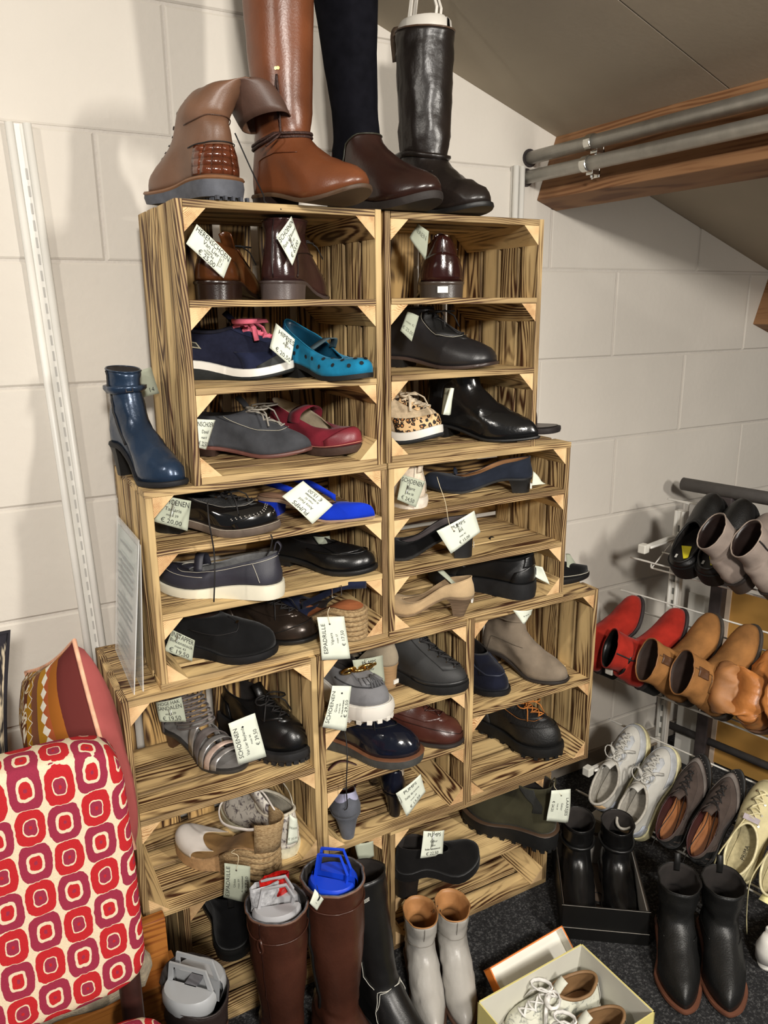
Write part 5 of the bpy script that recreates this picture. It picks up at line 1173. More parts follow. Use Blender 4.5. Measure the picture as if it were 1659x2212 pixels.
# black western boot with white stitching
S = Last(L=.28, W=.096, Wh=.066, H=.035, ts=.008, toe='almond', spring=.012, xt=.13, zt=.11, zs=.10, zh=.10, cw=.040, wr=.0024, side=1,
         shaft=[(.17, .060, .052, .042), (.25, .036, .058, .050), (.32, .018, .062, .054, .010), (.365, .008, .064, .056, .022)])
yaw = math.radians(-78); r = shoe('western_boot', 'black western boot with looping white stitching leaning beside the tall brown boots', 'boot', (.362, -.095, ZF + .0005), yaw)
boot(r, S, leather((.075, .072, .072), .36), leather((.1, .09, .09), .4), BLACKM, hl=.2, taper=.8)
W2 = mat((.78, .77, .73), .8, 0, 10, 0)
for k in range(3): seam(r, S, W2, 'stitching', [(-2.6, 4.42 - .05 * k), (-1.9, 4.12 - .05 * k), (-1.55, 3.98 - .05 * k), (-1.2, 4.12 - .05 * k), (-.4, 4.40 - .05 * k)], .0007, .0016, 30)
c = [S.surf(-1.55 + .16 * math.sin(2 * PI * i / 24), 4.22 + .16 * math.cos(2 * PI * i / 24), .002) for i in range(24)]; ob('stitching', MB().tube(c, .0008, 5, True), W2, r, True)
for k in range(2):
    seam(r, S, W2, 'stitching', [(-1.55 + .28 + .05 * k, 3.7), (-1.55 + .1, 3.2), (-1.55 + .34, 2.5), (-1.55 + .12, 1.7), (-1.0, 1.1)], .0007, .0016, 30)
    seam(r, S, W2, 'stitching', [(-.1 - .05 * k, 1.3), (-.7, 1.15 - .1 * k), (-1.3, .7), (-1.6, .3)], .0007, .0016, 30, both=True)
# pair of pale grey ankle boots
GA = mat((.67, .655, .63), .36, .07, 12, .2, 200)
for i, (hx, hy, yw, sd) in enumerate(((.556, -.030, -112, 1), (.634, -.048, -112, -1))):
    S = Last(L=.258, W=.080, Wh=.062, H=.026, ts=.008, toe='almond', spring=.008, xt=.13, zt=.09, zs=.08, zh=.08, cw=.034, wr=.0040, side=sd, shaft=[(.14, .072, .050, .037), (.185, .074, .060, .040, .006)])
    r = shoe('ankle_boot', ('left' if i == 0 else 'right') + ' one of the pale grey leather ankle boots with tan lining', 'boot', (hx, hy, ZF + .0005), math.radians(yw), 'pale grey ankle boot pair')
    boot(r, S, GA, leather((.35, .25, .2), .5), leather((.3, .22, .18), .5), lining=TAN, rim=TAN)
    seam(r, S, mat((.5, .48, .45), .5), 'seam', [(0, 2.9), (0, 2.1)], .0009, .001); seam(r, S, mat((.5, .48, .45), .5), 'vamp_seam', [(-1.3, 1.5), (-.6, 1.7), (0, 1.75), (.6, 1.7), (1.3, 1.5)], .0009, .001)
    q = S.surf(PI / 2 if i == 0 else -PI / 2, 2.9, .002); ob('zip_pull', MB().tube([q, q + V((0, .006 * (1 if i == 0 else -1), -.012)), q + V((0, .006, .006))], .0016, 6), CHROME, r)
ob('zip', MB().tube([q, q - V((0, 0, .03))], .001), CHROME, r)
# black ankle boots standing free
BB = mat((.085, .085, .083), .42, .1, 16, .3, 300)
for i, (hx, hy, yw, sd) in enumerate(((1.176, -.282, -133, 1), (1.262, -.340, -132, -1))):
    S = Last(L=.275, W=.10, Wh=.074, H=.030, ts=.010, toe='almond', spring=.008, xt=.135, zt=.10, zs=.09, zh=.09, cw=.040, wr=.0036, side=sd, welt=.006, tb=.046, shaft=[(.155, .074, .056, .046), (.205, .074, .060, .050)])
    r = shoe('ankle_boot', ('left' if i == 0 else 'right') + ' one of the matt black ankle boots standing free on the carpet at right', 'boot', (hx, hy, ZF + .0005), math.radians(yw), 'matt black ankle boot pair')
    boot(r, S, BB, leather((.42, .26, .19), .5), BLACKM, seams=leather((.05, .05, .05)), pull=BLACKM)
# open black shoe box with black ankle boots
def tray(nm, label, cat, c, yaw, w_, d_, h, outm, inm, th=.003, rot=None, rim=None, z0=ZF):
    t = thing(nm, label, cat, (c[0], c[1], z0 + .0005), rot or (0, 0, yaw))
    ob('bottom', MB().box((-w_ / 2, -d_ / 2, 0), (w_ / 2, d_ / 2, .003)), inm, t)
    for (a, b) in (((-w_ / 2, -d_ / 2), (w_ / 2, -d_ / 2 + th)), ((-w_ / 2, d_ / 2 - th), (w_ / 2, d_ / 2)), ((-w_ / 2, -d_ / 2), (-w_ / 2 + th, d_ / 2)), ((w_ / 2 - th, -d_ / 2), (w_ / 2, d_ / 2))):
        o = ob('side_wall', MB().box((a[0], a[1], 0), (b[0], b[1], h)), outm, t)
        ia, ib = list(a), list(b)
        cx = (a[0] + b[0]) / 2; cy = (a[1] + b[1]) / 2
        if abs(b[0] - a[0]) < .01: s_ = -1 if cx > 0 else 1; m_ = MB().box((cx + s_ * th * .6 - .0006, a[1] + th, .002), (cx + s_ * th * .6 + .0006, b[1] - th, h - .001))
        else: s_ = -1 if cy > 0 else 1; m_ = MB().box((a[0] + th, cy + s_ * th * .6 - .0006, .002), (b[0] - th, cy + s_ * th * .6 + .0006, h - .001))
        ob('inner_lining', m_, inm, t)
        if rim: ob('rim', MB().box((a[0] - .0005, a[1] - .0005, h - .014), (b[0] + .0005, b[1] + .0005, h + .0012)), rim, t)
    return t
KB = mat((.055, .053, .05), .45, .1, 20, .05); GRC = mat((.62, .60, .57), .7, .05, 20, 0)
yb = math.radians(-36.4); t = tray('shoe_box', 'open black shoe box with lighter lining, a pair of black boots in it', 'box', (1.077, -.118), yb, .215, .295, .100, KB, mat((.42, .36, .31), .7, .05, 10, 0))
ob('inner_end', MB().box((-.104, .139, .004), (.104, .1435, .092)), GRC, t)
ob('side_lining', MB().box((.1005, -.14, .03), (.1042, .14, .094)), GRC, t)
ob('lid_edge', MB().box((-.1095, -.1495, 0), (.1095, -.1476, .034)), KB, t); ob('worn_edge', MB().tube([V((-.1095, -.1498, .0345)), V((.1095, -.1498, .0345))], .0007, 4).tube([V((-.1085, -.1485, .1)), V((.1085, -.1485, .1))], .0005, 4), mat((.6, .58, .55), .8), t)
mb = MB()
for k, yy in enumerate((-.045, .0)): mb.tube([V((.004 + .017 * math.cos(a_), yy + .020 * math.sin(a_), .0042)) for a_ in [.7 + 5.0 * i / 16 for i in range(17)]], .0045, 6, flat=.2)
ob('logo_print', mb, BLACKM, t)
dv = V((-math.sin(yb), math.cos(yb), 0)); wv = V((math.cos(yb), math.sin(yb), 0)); c0 = V((1.077, -.118, ZF + .0075))
for i, sg in enumerate((-1, 1)):
    S = Last(L=.255, W=.09, Wh=.066, H=.028, ts=.008, toe='almond', xt=.13, zt=.095, zs=.085, zh=.085, cw=.036, wr=.003, side=sg, shaft=[(.15, .07, .050, .040), (.20, .07, .055, .044, .0)])
    p = c0 + wv * .052 * sg + dv * .125
    r = shoe('ankle_boot', ('left' if i == 0 else 'right') + ' black leather ankle boot inside the black shoe box', 'boot', p, math.atan2(-dv.y, -dv.x), 'boxed black ankle boots')
    boot(r, S, leather((.07, .068, .068), .27), BLACKM, BLACKM, zipm=DSTRING, zips=-1 if i == 0 else 1); ob('ankle_strap', MB().tube([S.surf(2 * PI * k / 40, 1.7 + .15 * math.cos(2 * PI * k / 40), .003) for k in range(40)], .0045, 6, True, flat=1.8), leather((.06, .06, .06), .4), r, True)
# cream shoe box with patterned sneakers, orange lid behind
CBX = mat((.80, .79, .74), .65, .03, 10, 0); YEL = mat((.86, .81, .52), .6, .04, 10, 0)
tray('shoe_box', 'open pale shoe box with yellow rim at the bottom of the picture', 'box', (.696, -.417), math.radians(2), .305, .215, .118, YEL, CBX, rim=None)
for o in (): pass
tray('box_lid', 'orange and white box lid leaning behind the pale shoe box', 'box lid', (.762, -.248), 0, .235, .15, .032, mat((.85, .47, .16), .55, .04, 10, 0), mat((.88, .87, .83), .6, .03, 10, 0), rot=(math.radians(40), 0, math.radians(4)))
TO2 = toile((.80, .80, .74), (.52, .53, .50), 40)
for i, (x, y, sd) in enumerate(((.836, -.366, -1), (.822, -.466, 1))):
    S = Last(L=.238, W=.088, Wh=.066, H=.0, ts=.020, toe='round', xt=.12, zt=.07, zs=.052, zh=.066, cw=.031, side=sd, spring=.006)
    r = shoe('sneaker', ('rear' if i == 0 else 'front') + ' one of the patterned white and grey sneakers lying in the pale shoe box', 'sneaker', (x, y, ZF + .0045), math.radians(176 - 4 * i), 'boxed patterned sneakers')
    sneaker(r, S, TO2, mat((.85, .83, .78), .6), mat((.88, .87, .85), .8), lining=leather((.55, .42, .28), .6), n=4, bowsize=1.5, rad=.0022)
    patch(r, S, leather((.14, .18, .30), .4), 'heel_stripe', PI - .22, PI + .22, .05, .98, .003); patch(r, S, WHITEM, 'stripe_edge', PI - .30, PI - .22, .05, .98, .0025); patch(r, S, WHITEM, 'stripe_edge', PI + .22, PI + .30, .05, .98, .0025)
# ------------------------------------------------------------------ patterned chair, cushions, bench at the left
def chairm():
    m, nt, b = newmat('red_square_weave'); tc = N(nt, 'ShaderNodeTexCoord'); n = N(nt, 'ShaderNodeTexNoise', inp={2: 90, 3: 2}); nt.links.new(tc.outputs['Object'], n.inputs[0])
    va = N(nt, 'ShaderNodeVectorMath', operation='MULTIPLY_ADD'); nt.links.new(n.outputs[1], va.inputs[0]); va.inputs[1].default_value = (.004,) * 3; nt.links.new(tc.outputs['Object'], va.inputs[2])
    sp = N(nt, 'ShaderNodeSeparateXYZ'); nt.links.new(va.outputs[0], sp.inputs[0])
    u = mth(nt, 'DIVIDE', sp.outputs[0], .0435); v = mth(nt, 'DIVIDE', mth(nt, 'ADD', sp.outputs[2], mth(nt, 'MULTIPLY', sp.outputs[1], -1.0)), .0480)
    ci = mth(nt, 'FLOOR', u); uu = mth(nt, 'SUBTRACT', mth(nt, 'SUBTRACT', u, ci), .5)
    big0 = mth(nt, 'MODULO', mth(nt, 'ABSOLUTE', ci), 2.0); vs = mth(nt, 'ADD', v, mth(nt, 'MULTIPLY', big0, .12)); ri = mth(nt, 'FLOOR', vs); vv = mth(nt, 'SUBTRACT', mth(nt, 'SUBTRACT', vs, ri), .5)
    par = mth(nt, 'MODULO', mth(nt, 'ABSOLUTE', mth(nt, 'ADD', ci, ri)), 2.0)
    p4 = lambda x: mth(nt, 'POWER', mth(nt, 'ABSOLUTE', x), 3.2)
    d = mth(nt, 'POWER', mth(nt, 'ADD', p4(uu), p4(mth(nt, 'MULTIPLY', vv, .92))), 1 / 3.2)
    R_ = mth(nt, 'MULTIPLY_ADD', par, .045, .445); d = mth(nt, 'DIVIDE', d, R_)
    red, mag, cr = lin((.72, .15, .17)), lin((.58, .18, .27)), lin((.88, .82, .70))
    outer = mixc(nt, par, red, mag); inner = mixc(nt, par, mag, red)
    c = mixc(nt, mth(nt, 'GREATER_THAN', d, 1.0), outer, cr)
    ring = mth(nt, 'MULTIPLY', mth(nt, 'LESS_THAN', d, mth(nt, 'MULTIPLY_ADD', par, .04, .50)), 1.0); c = mixc(nt, ring, c, cr)
    c = mixc(nt, mth(nt, 'LESS_THAN', d, mth(nt, 'MULTIPLY_ADD', par, -.04, .42)), c, inner); c = mixc(nt, mth(nt, 'LESS_THAN', d, .10), c, outer)
    n2 = N(nt, 'ShaderNodeTexNoise', inp={2: 900, 3: 2}); nt.links.new(tc.outputs['Object'], n2.inputs[0])
    nt.links.new(mixc(nt, mth(nt, 'MULTIPLY', n2.outputs[0], .4), c, (.02, .01, .01)), b.inputs['Base Color']); b.inputs['Roughness'].default_value = .95; b.inputs['Specular IOR Level'].default_value = .1
    h = mth(nt, 'ADD', mth(nt, 'LESS_THAN', d, 1.0), mth(nt, 'MULTIPLY', n2.outputs[0], .5)); h = mth(nt, 'SUBTRACT', h, ring)
    bp = N(nt, 'ShaderNodeBump', inp={0: .6, 1: .002}); nt.links.new(h, bp.inputs['Height']); nt.links.new(bp.outputs[0], b.inputs['Normal'])
    return m
CHM = chairm()
def cushion(w_, h, d, nx=18, ny=16, p=9.0):
    """rounded pad standing in xz, thickness along y"""
    rows = []; n = 26
    def f(a): # superellipse outline of the section
        return (abs(math.cos(a)) ** (2 / p) * (1 if math.cos(a) >= 0 else -1), abs(math.sin(a)) ** (2 / p) * (1 if math.sin(a) >= 0 else -1))
    for j in range(ny + 1):
        ph = -PI / 2 + PI * j / ny; cz = abs(math.cos(ph)) ** (2 / p); sz = abs(math.sin(ph)) ** (2 / p) * (1 if ph >= 0 else -1)
        rows.append([V((w_ / 2 * f(2 * PI * i / n)[0] * (cz if cz > 1e-6 else .001), sz * d / 2, h / 2 * f(2 * PI * i / n)[1] * (cz if cz > 1e-6 else .001))) for i in range(n)])
    return rows
t = thing('upholstered_chair', 'chair upholstered in cream fabric with red and magenta rounded squares', 'chair', (-.37, -.34, ZF))
rows = cushion(.48, .392, .075); rows = [[q + V((0, .012, 1.25 - .487 + .5 * 0)) + V((0, .02 * (q.z / .2), .0)) for q in rw] for rw in rows]
o = ob('backrest', MB().grid(rows, True, flip=True), CHM, t, True)
rows = cushion(.50, .48, .10); rows = [[V((q.x + .0, -.30 + q.z, 1.25 - .745 + q.y)) for q in rw] for rw in rows]
ob('seat', MB().grid(rows, True), CHM, t, True)
DW = mat((.20, .10, .08), .4, .15, 30, .1, 200)
for sx in (-1, 1):
    ob('back_post', MB().tube([V((sx * .222, .045, .0)), V((sx * .218, .035, .40)), V((sx * .218, .045, .72))], .019, 8, flat=.8), DW, t, True)
    ob('leg', MB().tube([V((sx * .21, -.49, 0)), V((sx * .21, -.49, .44))], [.015, .021], 8), DW, t, True)
ob('seat_frame', MB().box((-.22, -.5, .425), (.22, -.08, .462)), DW, t)
# honey coloured bench behind the chair
t = thing('wooden_bench', 'honey-coloured wooden bench behind the red patterned chair', 'bench', (-.35, .1, ZF))
def bx(nm, a, b, m=HONEY): o = ob(nm, MB().box((a[0] + .35, a[1] - .1, a[2] + 1.25), (b[0] + .35, b[1] - .1, b[2] + 1.25)), m, t, bevel=.003); return o
bx('front_board', (-.75, -.075, -.957), (-.047, -.05, -.842)); bx('ledge', (-.75, -.115, -1.017), (-.034, -.035, -.957)); bx('top_board', (-.75, -.049, -.868), (-.085, .33, -.843)); bx('leg', (-.10, -.098, -1.25), (-.045, -.055, -1.0175)); bx('leg', (-.74, -.098, -1.25), (-.69, -.055, -1.0175)); bx('leg', (-.74, .25, -1.25), (-.69, .31, -.8685)); bx('leg', (-.145, .25, -1.25), (-.095, .31, -.8685))
def pillow(name, label, c, u, n, size, rot, m1, m2, pip, puff=.15):
    u = V(u).normalized(); n = V(n).normalized(); zz = V((0, 0, 1)); M = Matrix((u, n, zz)).transposed().to_4x4(); M = Matrix.Translation(c) @ M @ Matrix.Rotation(rot, 4, 'Y')
    t = thing(name, label, 'cushion'); t.matrix_world = M; K = 22
    for sg, m, nm in ((1, m1, 'front_cover'), (-1, m2, 'back_cover')):
        rows = []
        for i in range(K + 1):
            row = []
            for j in range(K + 1):
                a, b = -1 + 2 * i / K, -1 + 2 * j / K; pinch = 1 - .07 * (1 - a * a) - 0; px_ = a * (1 - .07 * (1 - b * b)); pz = b * (1 - .07 * (1 - a * a))
                th = ((1 - a * a) * (1 - b * b)) ** .42; th *= puff / 2 * (1 + .12 * noise.noise(V((a * 2, b * 2, sg * 3))))
                row.append(V((px_ * size / 2, sg * th, pz * size / 2)))
            rows.append(row)
        ob(nm, MB().grid(rows, flip=(sg > 0)), m, t, True)
    P = []
    for k in range(4):
        for i in range(12):
            a = -1 + 2 * i / 12; q = (a, -1) if k == 0 else (1, a) if k == 1 else (-a, 1) if k == 2 else (-1, -a); P.append(V((q[0] * (1 - .07 * (1 - q[1] ** 2)) * size / 2, 0, q[1] * (1 - .07 * (1 - q[0] ** 2)) * size / 2)))
    ob('piping', MB().tube(P, .0042, 7, True), pip, t, True); return t
def ikat():
    m, nt, b = newmat('ikat_stripes'); tc = N(nt, 'ShaderNodeTexCoord'); n = N(nt, 'ShaderNodeTexNoise', inp={2: 30, 3: 3}); nt.links.new(tc.outputs['Object'], n.inputs[0])
    va = N(nt, 'ShaderNodeVectorMath', operation='MULTIPLY_ADD'); nt.links.new(n.outputs[1], va.inputs[0]); va.inputs[1].default_value = (.008,) * 3; nt.links.new(tc.outputs['Object'], va.inputs[2])
    sp = N(nt, 'ShaderNodeSeparateXYZ'); nt.links.new(va.outputs[0], sp.inputs[0]); x = mth(nt, 'ADD', sp.outputs[0], .172)   # 0 at piping edge
    cols = ((0, (.36, .16, .15)), (.030, (.60, .36, .14)), (.058, (.66, .34, .20)), (.082, (.68, .49, .14)), (.118, (.46, .29, .21)), (.150, (.62, .45, .12)))
    c = lin(cols[0][1])
    for lim, col in cols[1:]: c = mixc(nt, mth(nt, 'GREATER_THAN', x, lim), c, lin(col))
    z = sp.outputs[2]; fr = lambda s_: mth(nt, 'ABSOLUTE', mth(nt, 'SUBTRACT', mth(nt, 'FRACT', mth(nt, 'DIVIDE', z, s_)), .5))
    dd = mth(nt, 'ADD', mth(nt, 'MULTIPLY', fr(.022), 1.6), mth(nt, 'DIVIDE', mth(nt, 'ABSOLUTE', mth(nt, 'SUBTRACT', x, .080)), .020)); c = mixc(nt, mth(nt, 'LESS_THAN', dd, .78), c, lin((.90, .88, .82)))
    zg = mth(nt, 'ABSOLUTE', mth(nt, 'SUBTRACT', mth(nt, 'SUBTRACT', x, .146), mth(nt, 'MULTIPLY', fr(.022), .04))); c = mixc(nt, mth(nt, 'LESS_THAN', zg, .0016), c, lin((.90, .88, .82)))
    n3 = N(nt, 'ShaderNodeTexNoise', inp={2: 22, 3: 2}); n3.inputs['Distortion'].default_value = 1.2; nt.links.new(tc.outputs['Object'], n3.inputs[0])
    bl = mth(nt, 'MULTIPLY', mth(nt, 'GREATER_THAN', x, .172), mth(nt, 'GREATER_THAN', n3.outputs[0], .52)); c = mixc(nt, bl, c, lin((.36, .20, .14)))
    bl = mth(nt, 'MULTIPLY', mth(nt, 'GREATER_THAN', x, .172), mth(nt, 'LESS_THAN', mth(nt, 'ABSOLUTE', mth(nt, 'SUBTRACT', n3.outputs[0], .47)), .03)); c = mixc(nt, bl, c, lin((.85, .82, .76)))
    nt.links.new(c, b.inputs['Base Color']); b.inputs['Roughness'].default_value = .9; b.inputs['Specular IOR Level'].default_value = .1
    return m
def bwm():
    m, nt, b = newmat('black_white_brush_print'); tc = N(nt, 'ShaderNodeTexCoord'); mp = N(nt, 'ShaderNodeMapping'); mp.inputs[3].default_value = (2.2, 1, .55); mp.inputs[2].default_value = (0, .35, 0); nt.links.new(tc.outputs['Object'], mp.inputs[0])
    n = N(nt, 'ShaderNodeTexNoise', inp={2: 17, 3: 3}); n.inputs['Distortion'].default_value = .8; nt.links.new(mp.outputs[0], n.inputs[0]); f = mth(nt, 'MULTIPLY_ADD', n.outputs[0], 14, -7.2, clamp=True)
    nt.links.new(mixc(nt, f, lin((.11, .10, .13)), lin((.84, .79, .68))), b.inputs['Base Color']); b.inputs['Roughness'].default_value = .9; return m
P0 = onY(160, 1383, -.03); u = V((-.22, .975, 0)).normalized(); rt = math.radians(29); sz = .37
e1 = -u * math.sin(rt) * 0 + V((0, 0, 0))
# local x = u (towards the wall, left), local z = up; top right corner (-x,+z) sits at P0
c = P0 - (u * (-sz / 2 * math.cos(rt) + sz / 2 * math.sin(rt)) + V((0, 0, 1)) * (sz / 2 * math.sin(rt) + sz / 2 * math.cos(rt)))
pillow('cushion', 'ochre and rust striped cushion with white diamonds and salmon back', c, u, (-.975, -.22, 0), sz, rt, ikat(), mat((.72, .36, .35), .85, .08, 8, .4, 30, c2=(.58, .27, .26)), mat((.88, .66, .54), .8))
pillow('cushion', 'black and cream brush-print cushion at the left picture edge', (-.512, .10, -.485), (1, -.05, 0), (-.05, -1, 0), .50, math.radians(4), bwm(), bwm(), mat((.11, .10, .13), .9))
t = thing('blanket', 'rolled grey-beige knitted blanket on the bench behind the chair', 'blanket', (-.30, -.07, -.8))
rows = []
for i in range(24):
    a = i / 23; row = []
    for k in range(16):
        q = 2 * PI * k / 16; rr = .045 * (1 + .22 * noise.noise(V((a * 5, math.cos(q) * 1.2, math.sin(q) * 1.2)))) * (.75 + .25 * math.sin(PI * a)) * (1 if 0 < i < 23 else .3)
        row.append(V((-.22 + .42 * a, -.125 + rr * math.cos(q) * 1.1, -.004 + .01 * math.sin(a * 5) + rr * math.sin(q))))
    rows.append(row)
ob('roll', MB().grid(rows, True), mat((.62, .57, .48), .95, .15, 60, 1.0, 260, c2=(.47, .43, .37), stretch=(1, 1, 2)), t, True)
# ------------------------------------------------------------------ wire shoe rack at the right
RU = V((1.60, .15, 0)); RA = V((.211, -.977, 0)).normalized(); RN = V((-RA.y * -1, 0, 0)); RN = V((-.977, -.211, 0)).normalized(); RYAW = math.atan2(RA.y, RA.x)
def rk(s, d, z): return V((s, -d, z))
def rackpx(px, py, d):
    """where the ray of a picture point meets the vertical plane at distance d in front of the uprights"""
    dr = ray(px, py); o = RU + RN * d; t = (o - CP).dot(RN) / dr.dot(RN); P = CP + dr * t; return (P - RU).dot(RA), P.z
RT = thing('shoe_rack', 'white wire shoe rack with tilted shelves at the right', 'rack', RU, (0, 0, RYAW))
SH = [dict(l=(.160, -.430), b=(-.035, -.325), t=-.267, s0=0.0), dict(l=(.245, -.772), b=(.100, -.600), t=-.548, s0=-.055), dict(l=(.369, -1.130), b=(.207, -.995), t=-.935, s0=0.0)]
S1 = 1.15; WR = .0026
for sh in SH:
    (dl, zl), (db, zb), zt_, s0 = sh['l'], sh['b'], sh['t'], sh['s0']
    up = V((0, dl - db, zb - zl)).normalized(); nr = V((0, -up.z, up.y))
    sf = ob('wire_shelf', MB().tube([rk(s0 + .012, dl, zl), rk(S1, dl, zl)], WR * 1.15, 8), WHITEM, RT, True)
    e = rk(s0, dl - .006, zl + .010)
    ob('lip_wire', MB().tube(catm([rk(S1, dl - .004, zl + .014), rk(s0 + .02, dl - .004, zl + .014), rk(s0, dl - .01, zl + .012), rk(s0 + .004, dl, zl + .002), rk(s0 + .014, dl, zl)]), WR, 8), WHITEM, sf, True)
    for k in (.32, .62): ob('shelf_wire', MB().tube([rk(s0 + .0, dl + (db - dl) * k, zl + (zb - zl) * k), rk(S1, dl + (db - dl) * k, zl + (zb - zl) * k)], WR * .8, 6), WHITEM, sf, True)
    ob('back_wire', MB().tube([rk(s0, db, zb), rk(S1, db, zb)], WR, 6), WHITEM, sf, True)
    ob('top_wire', MB().tube(catm([rk(s0, db, zb - .004), rk(s0, db, zt_ - .014), rk(s0 + .004, db, zt_ - .004), rk(s0 + .016, db, zt_), rk(S1, db, zt_)], 5), WR, 8), WHITEM, sf, True)
    s = s0 + .004
    while s < S1:
        ob('cross_wire', MB().tube([rk(s, dl, zl - .002), rk(s, db, zb - .002)], WR * .8, 6), WHITEM, sf, True); s += .14
for s in (0.0, .64):
    up_ = ob('upright', MB().box((s - .017, -.012, -1.19), (s + .017, .012, -.285)), WHITEM, RT, bevel=.003)
    for o_ in (-.011, .011): ob('upright_rib', MB().tube([rk(s + o_, .014, -1.19), rk(s + o_, .014, -.285)], .0055, 8), WHITEM, up_, True)
    ob('slot', (lambda mb: [mb.box((s - .003, -.0135, z_), (s + .003, -.012, z_ + .02)) for z_ in [-1.15 + .04 * i for i in range(21)]] and mb)(MB()), mat((.4, .4, .38), .7, 0, 10, 0), up_, kind='stuff')
    for i, sh in enumerate(SH):
        z = (-.365, -.66, -1.045)[i]; d1 = (.205, .33, .413)[i]; z1 = (-.362, -.70, -.995)[i]
        a = ob('bracket_arm', MB().tube(catm([rk(s, .010, z - .05), rk(s, .022, z - .012), rk(s, .05, z + .002), rk(s, d1, z1)], 5), .0085, 6), WHITEM, RT, True)
        ob('end_cap', MB().box((s - .012, -d1 - .012, z1 - .013), (s + .012, -d1 + .014, z1 + .013)), plastic((.82, .81, .77)), a, bevel=.003)
        ob('clip_bar', MB().tube([rk(s + .016, d1 - .01, z1 + .004), rk(s + .016, .06, z + .004)], .004, 6), WHITEM, a, True)
    ft = ob('foot', MB().box((s - .026, -.36, -1.238), (s + .026, .10, -1.180)), plastic((.70, .685, .64)), RT, bevel=.008)
    ob('levelling_knob', MB().lathe([(0, -1.2497), (.016, -1.2497), (.018, -1.245), (.008, -1.242), (.006, -1.236)], 14, c=(s, -.325)), plastic((.8, .79, .76)), ft, True)
ob('base_beam', MB().box((-.02, .012, -1.235), (.70, .045, -1.195)), plastic((.70, .685, .64)), RT, bevel=.004)
def rshoe(i, px, py, name, label, cat, group, L=.26, dy=0, lift=.004, out=0.0, tw=0, roll=0):
    sh = SH[i]; (dl, zl), (db, zb) = sh['l'], sh['b']; s, _ = rackpx(px, py, dl)
    up = V((0, dl - db, sh['t'] - zl)).normalized(); Z = V((0, -up.z, up.y)); Y_ = Z.cross(up); lift += abs(math.sin(math.radians(roll))) * .035
    M = Matrix((up, Y_, Z)).transposed().to_4x4()
    t = thing(name, label, cat, group=group)
    t.matrix_world = Matrix.Translation(RU) @ Matrix.Rotation(RYAW, 4, 'Z') @ Matrix.Translation(V((s, -dl, zl)) + Z * lift - up * out) @ M @ Matrix.Rotation(tw, 4, 'Z') @ Matrix.Rotation(math.radians(roll), 4, 'X')
    return t
# black clogs
for k, (px, py) in enumerate(((1478, 1235), (1535, 1262))):
    r = rshoe(0, px, py, 'clog', ('left' if k == 0 else 'right') + ' one of the black clogs with yellow insole stickers on the top rack shelf', 'shoe', 'black clog pair', out=.008)
    S = Last(L=.265, W=.092, Wh=.078, H=.018, ts=.030, toe='round', xt=.135, zt=.058, zs=.018, zh=.020, cw=.035, tb=.052, side=1 - 2 * k, spring=.012, wr=.0015)
    CL = mat((.075, .073, .07), .42, .15, 20, .3, 300); upper(r, S, CL); sole(r, S, rubber((.055, .055, .055)), off=.004); insole(r, S, leather((.10, .09, .09), .5), z=.004)
    collar_trim(r, S, BLACKM, .0034); ob('yellow_sticker', MB().prism([(.035, -.016), (.075, -.008), (.07, .020), (.03, -.004)], S.hs(.15) + .006, S.hs(.15) + .0068), mat((.93, .88, .16), .5, 0, 10, 0), r)
    ob('size_mark', MB().box((.028, .016, S.hs(.15) + .006), (.04, .022, S.hs(.15) + .0066)), WHITEM, r)
def rboot(i, px, py, m, label, group, side, solem, heelm, L=.26, rim=None, lining=None, H=.03, top=.175, hl=.26, lug=False, out=.0, lift=.004, name='ankle_boot', pull=None, zipm=None, tw=0, xw=0, a=.052, roll=0):
    r = rshoe(i, px, py, name, label, 'boot', group, out=out, lift=lift, tw=tw, roll=roll)
    S = Last(L=L, W=.088, Wh=.068, H=H, ts=.010, toe='round', xt=.13, zt=.085, zs=.075, zh=.075, cw=.038, wr=.003, side=side, spring=.006, shaft=[(.125, .070, a, .040, .0), (top, .070, a + .004, .042, .006)])
    boot(r, S, m, solem, heelm, lining, hl=hl, rim=rim, pull=pull, zipm=zipm, zips=side); return r, S
TQ = suede((.54, .49, .455), .08)
for k, (px, py) in enumerate(((1606, 1296), (1680, 1332))):
    r, S = rboot(0, px, py, TQ, ('left' if k == 0 else 'right') + ' one of the taupe grey suede ankle boots beside the black clogs', 'taupe suede boot pair', 1 - 2 * k, leather((.2, .18, .17), .5), leather((.25, .22, .2), .5), rim=suede((.64, .58, .53)), lining=leather((.16, .12, .11)), zipm=DSTRING, roll=-24, out=.018)
r = rshoe(0, 1659, 1335, 'ankle_boot', 'moss green boot cut off by the right picture edge', 'boot', None, out=-.02, lift=.004); r.location += RA * .05
S = Last(L=.25, W=.09, Wh=.066, H=.02, ts=.01, toe='round', xt=.13, zt=.085, zs=.075, zh=.075, cw=.036, shaft=[(.13, .07, .054, .043)]); boot(r, S, suede((.24, .30, .17)), BLACKM, BLACKM, rim=suede((.42, .50, .28)))
RS = suede((.58, .15, .11), .14)
for k, (px, py) in enumerate(((1330, 1480), (1418, 1520))):
    rboot(1, px, py, RS, ('left' if k == 0 else 'right') + ' one of the red suede ankle boots with black block heels', 'red suede boot pair', 1 - 2 * k, rubber((.17, .15, .15)), rubber((.075, .075, .075)), H=.045, lining=leather((.05, .05, .05)), out=.005, zipm=DSTRING, roll=-34)
TN = mat((.55, .38, .21), .85, .22, 16, .3, 500, spec=.2)
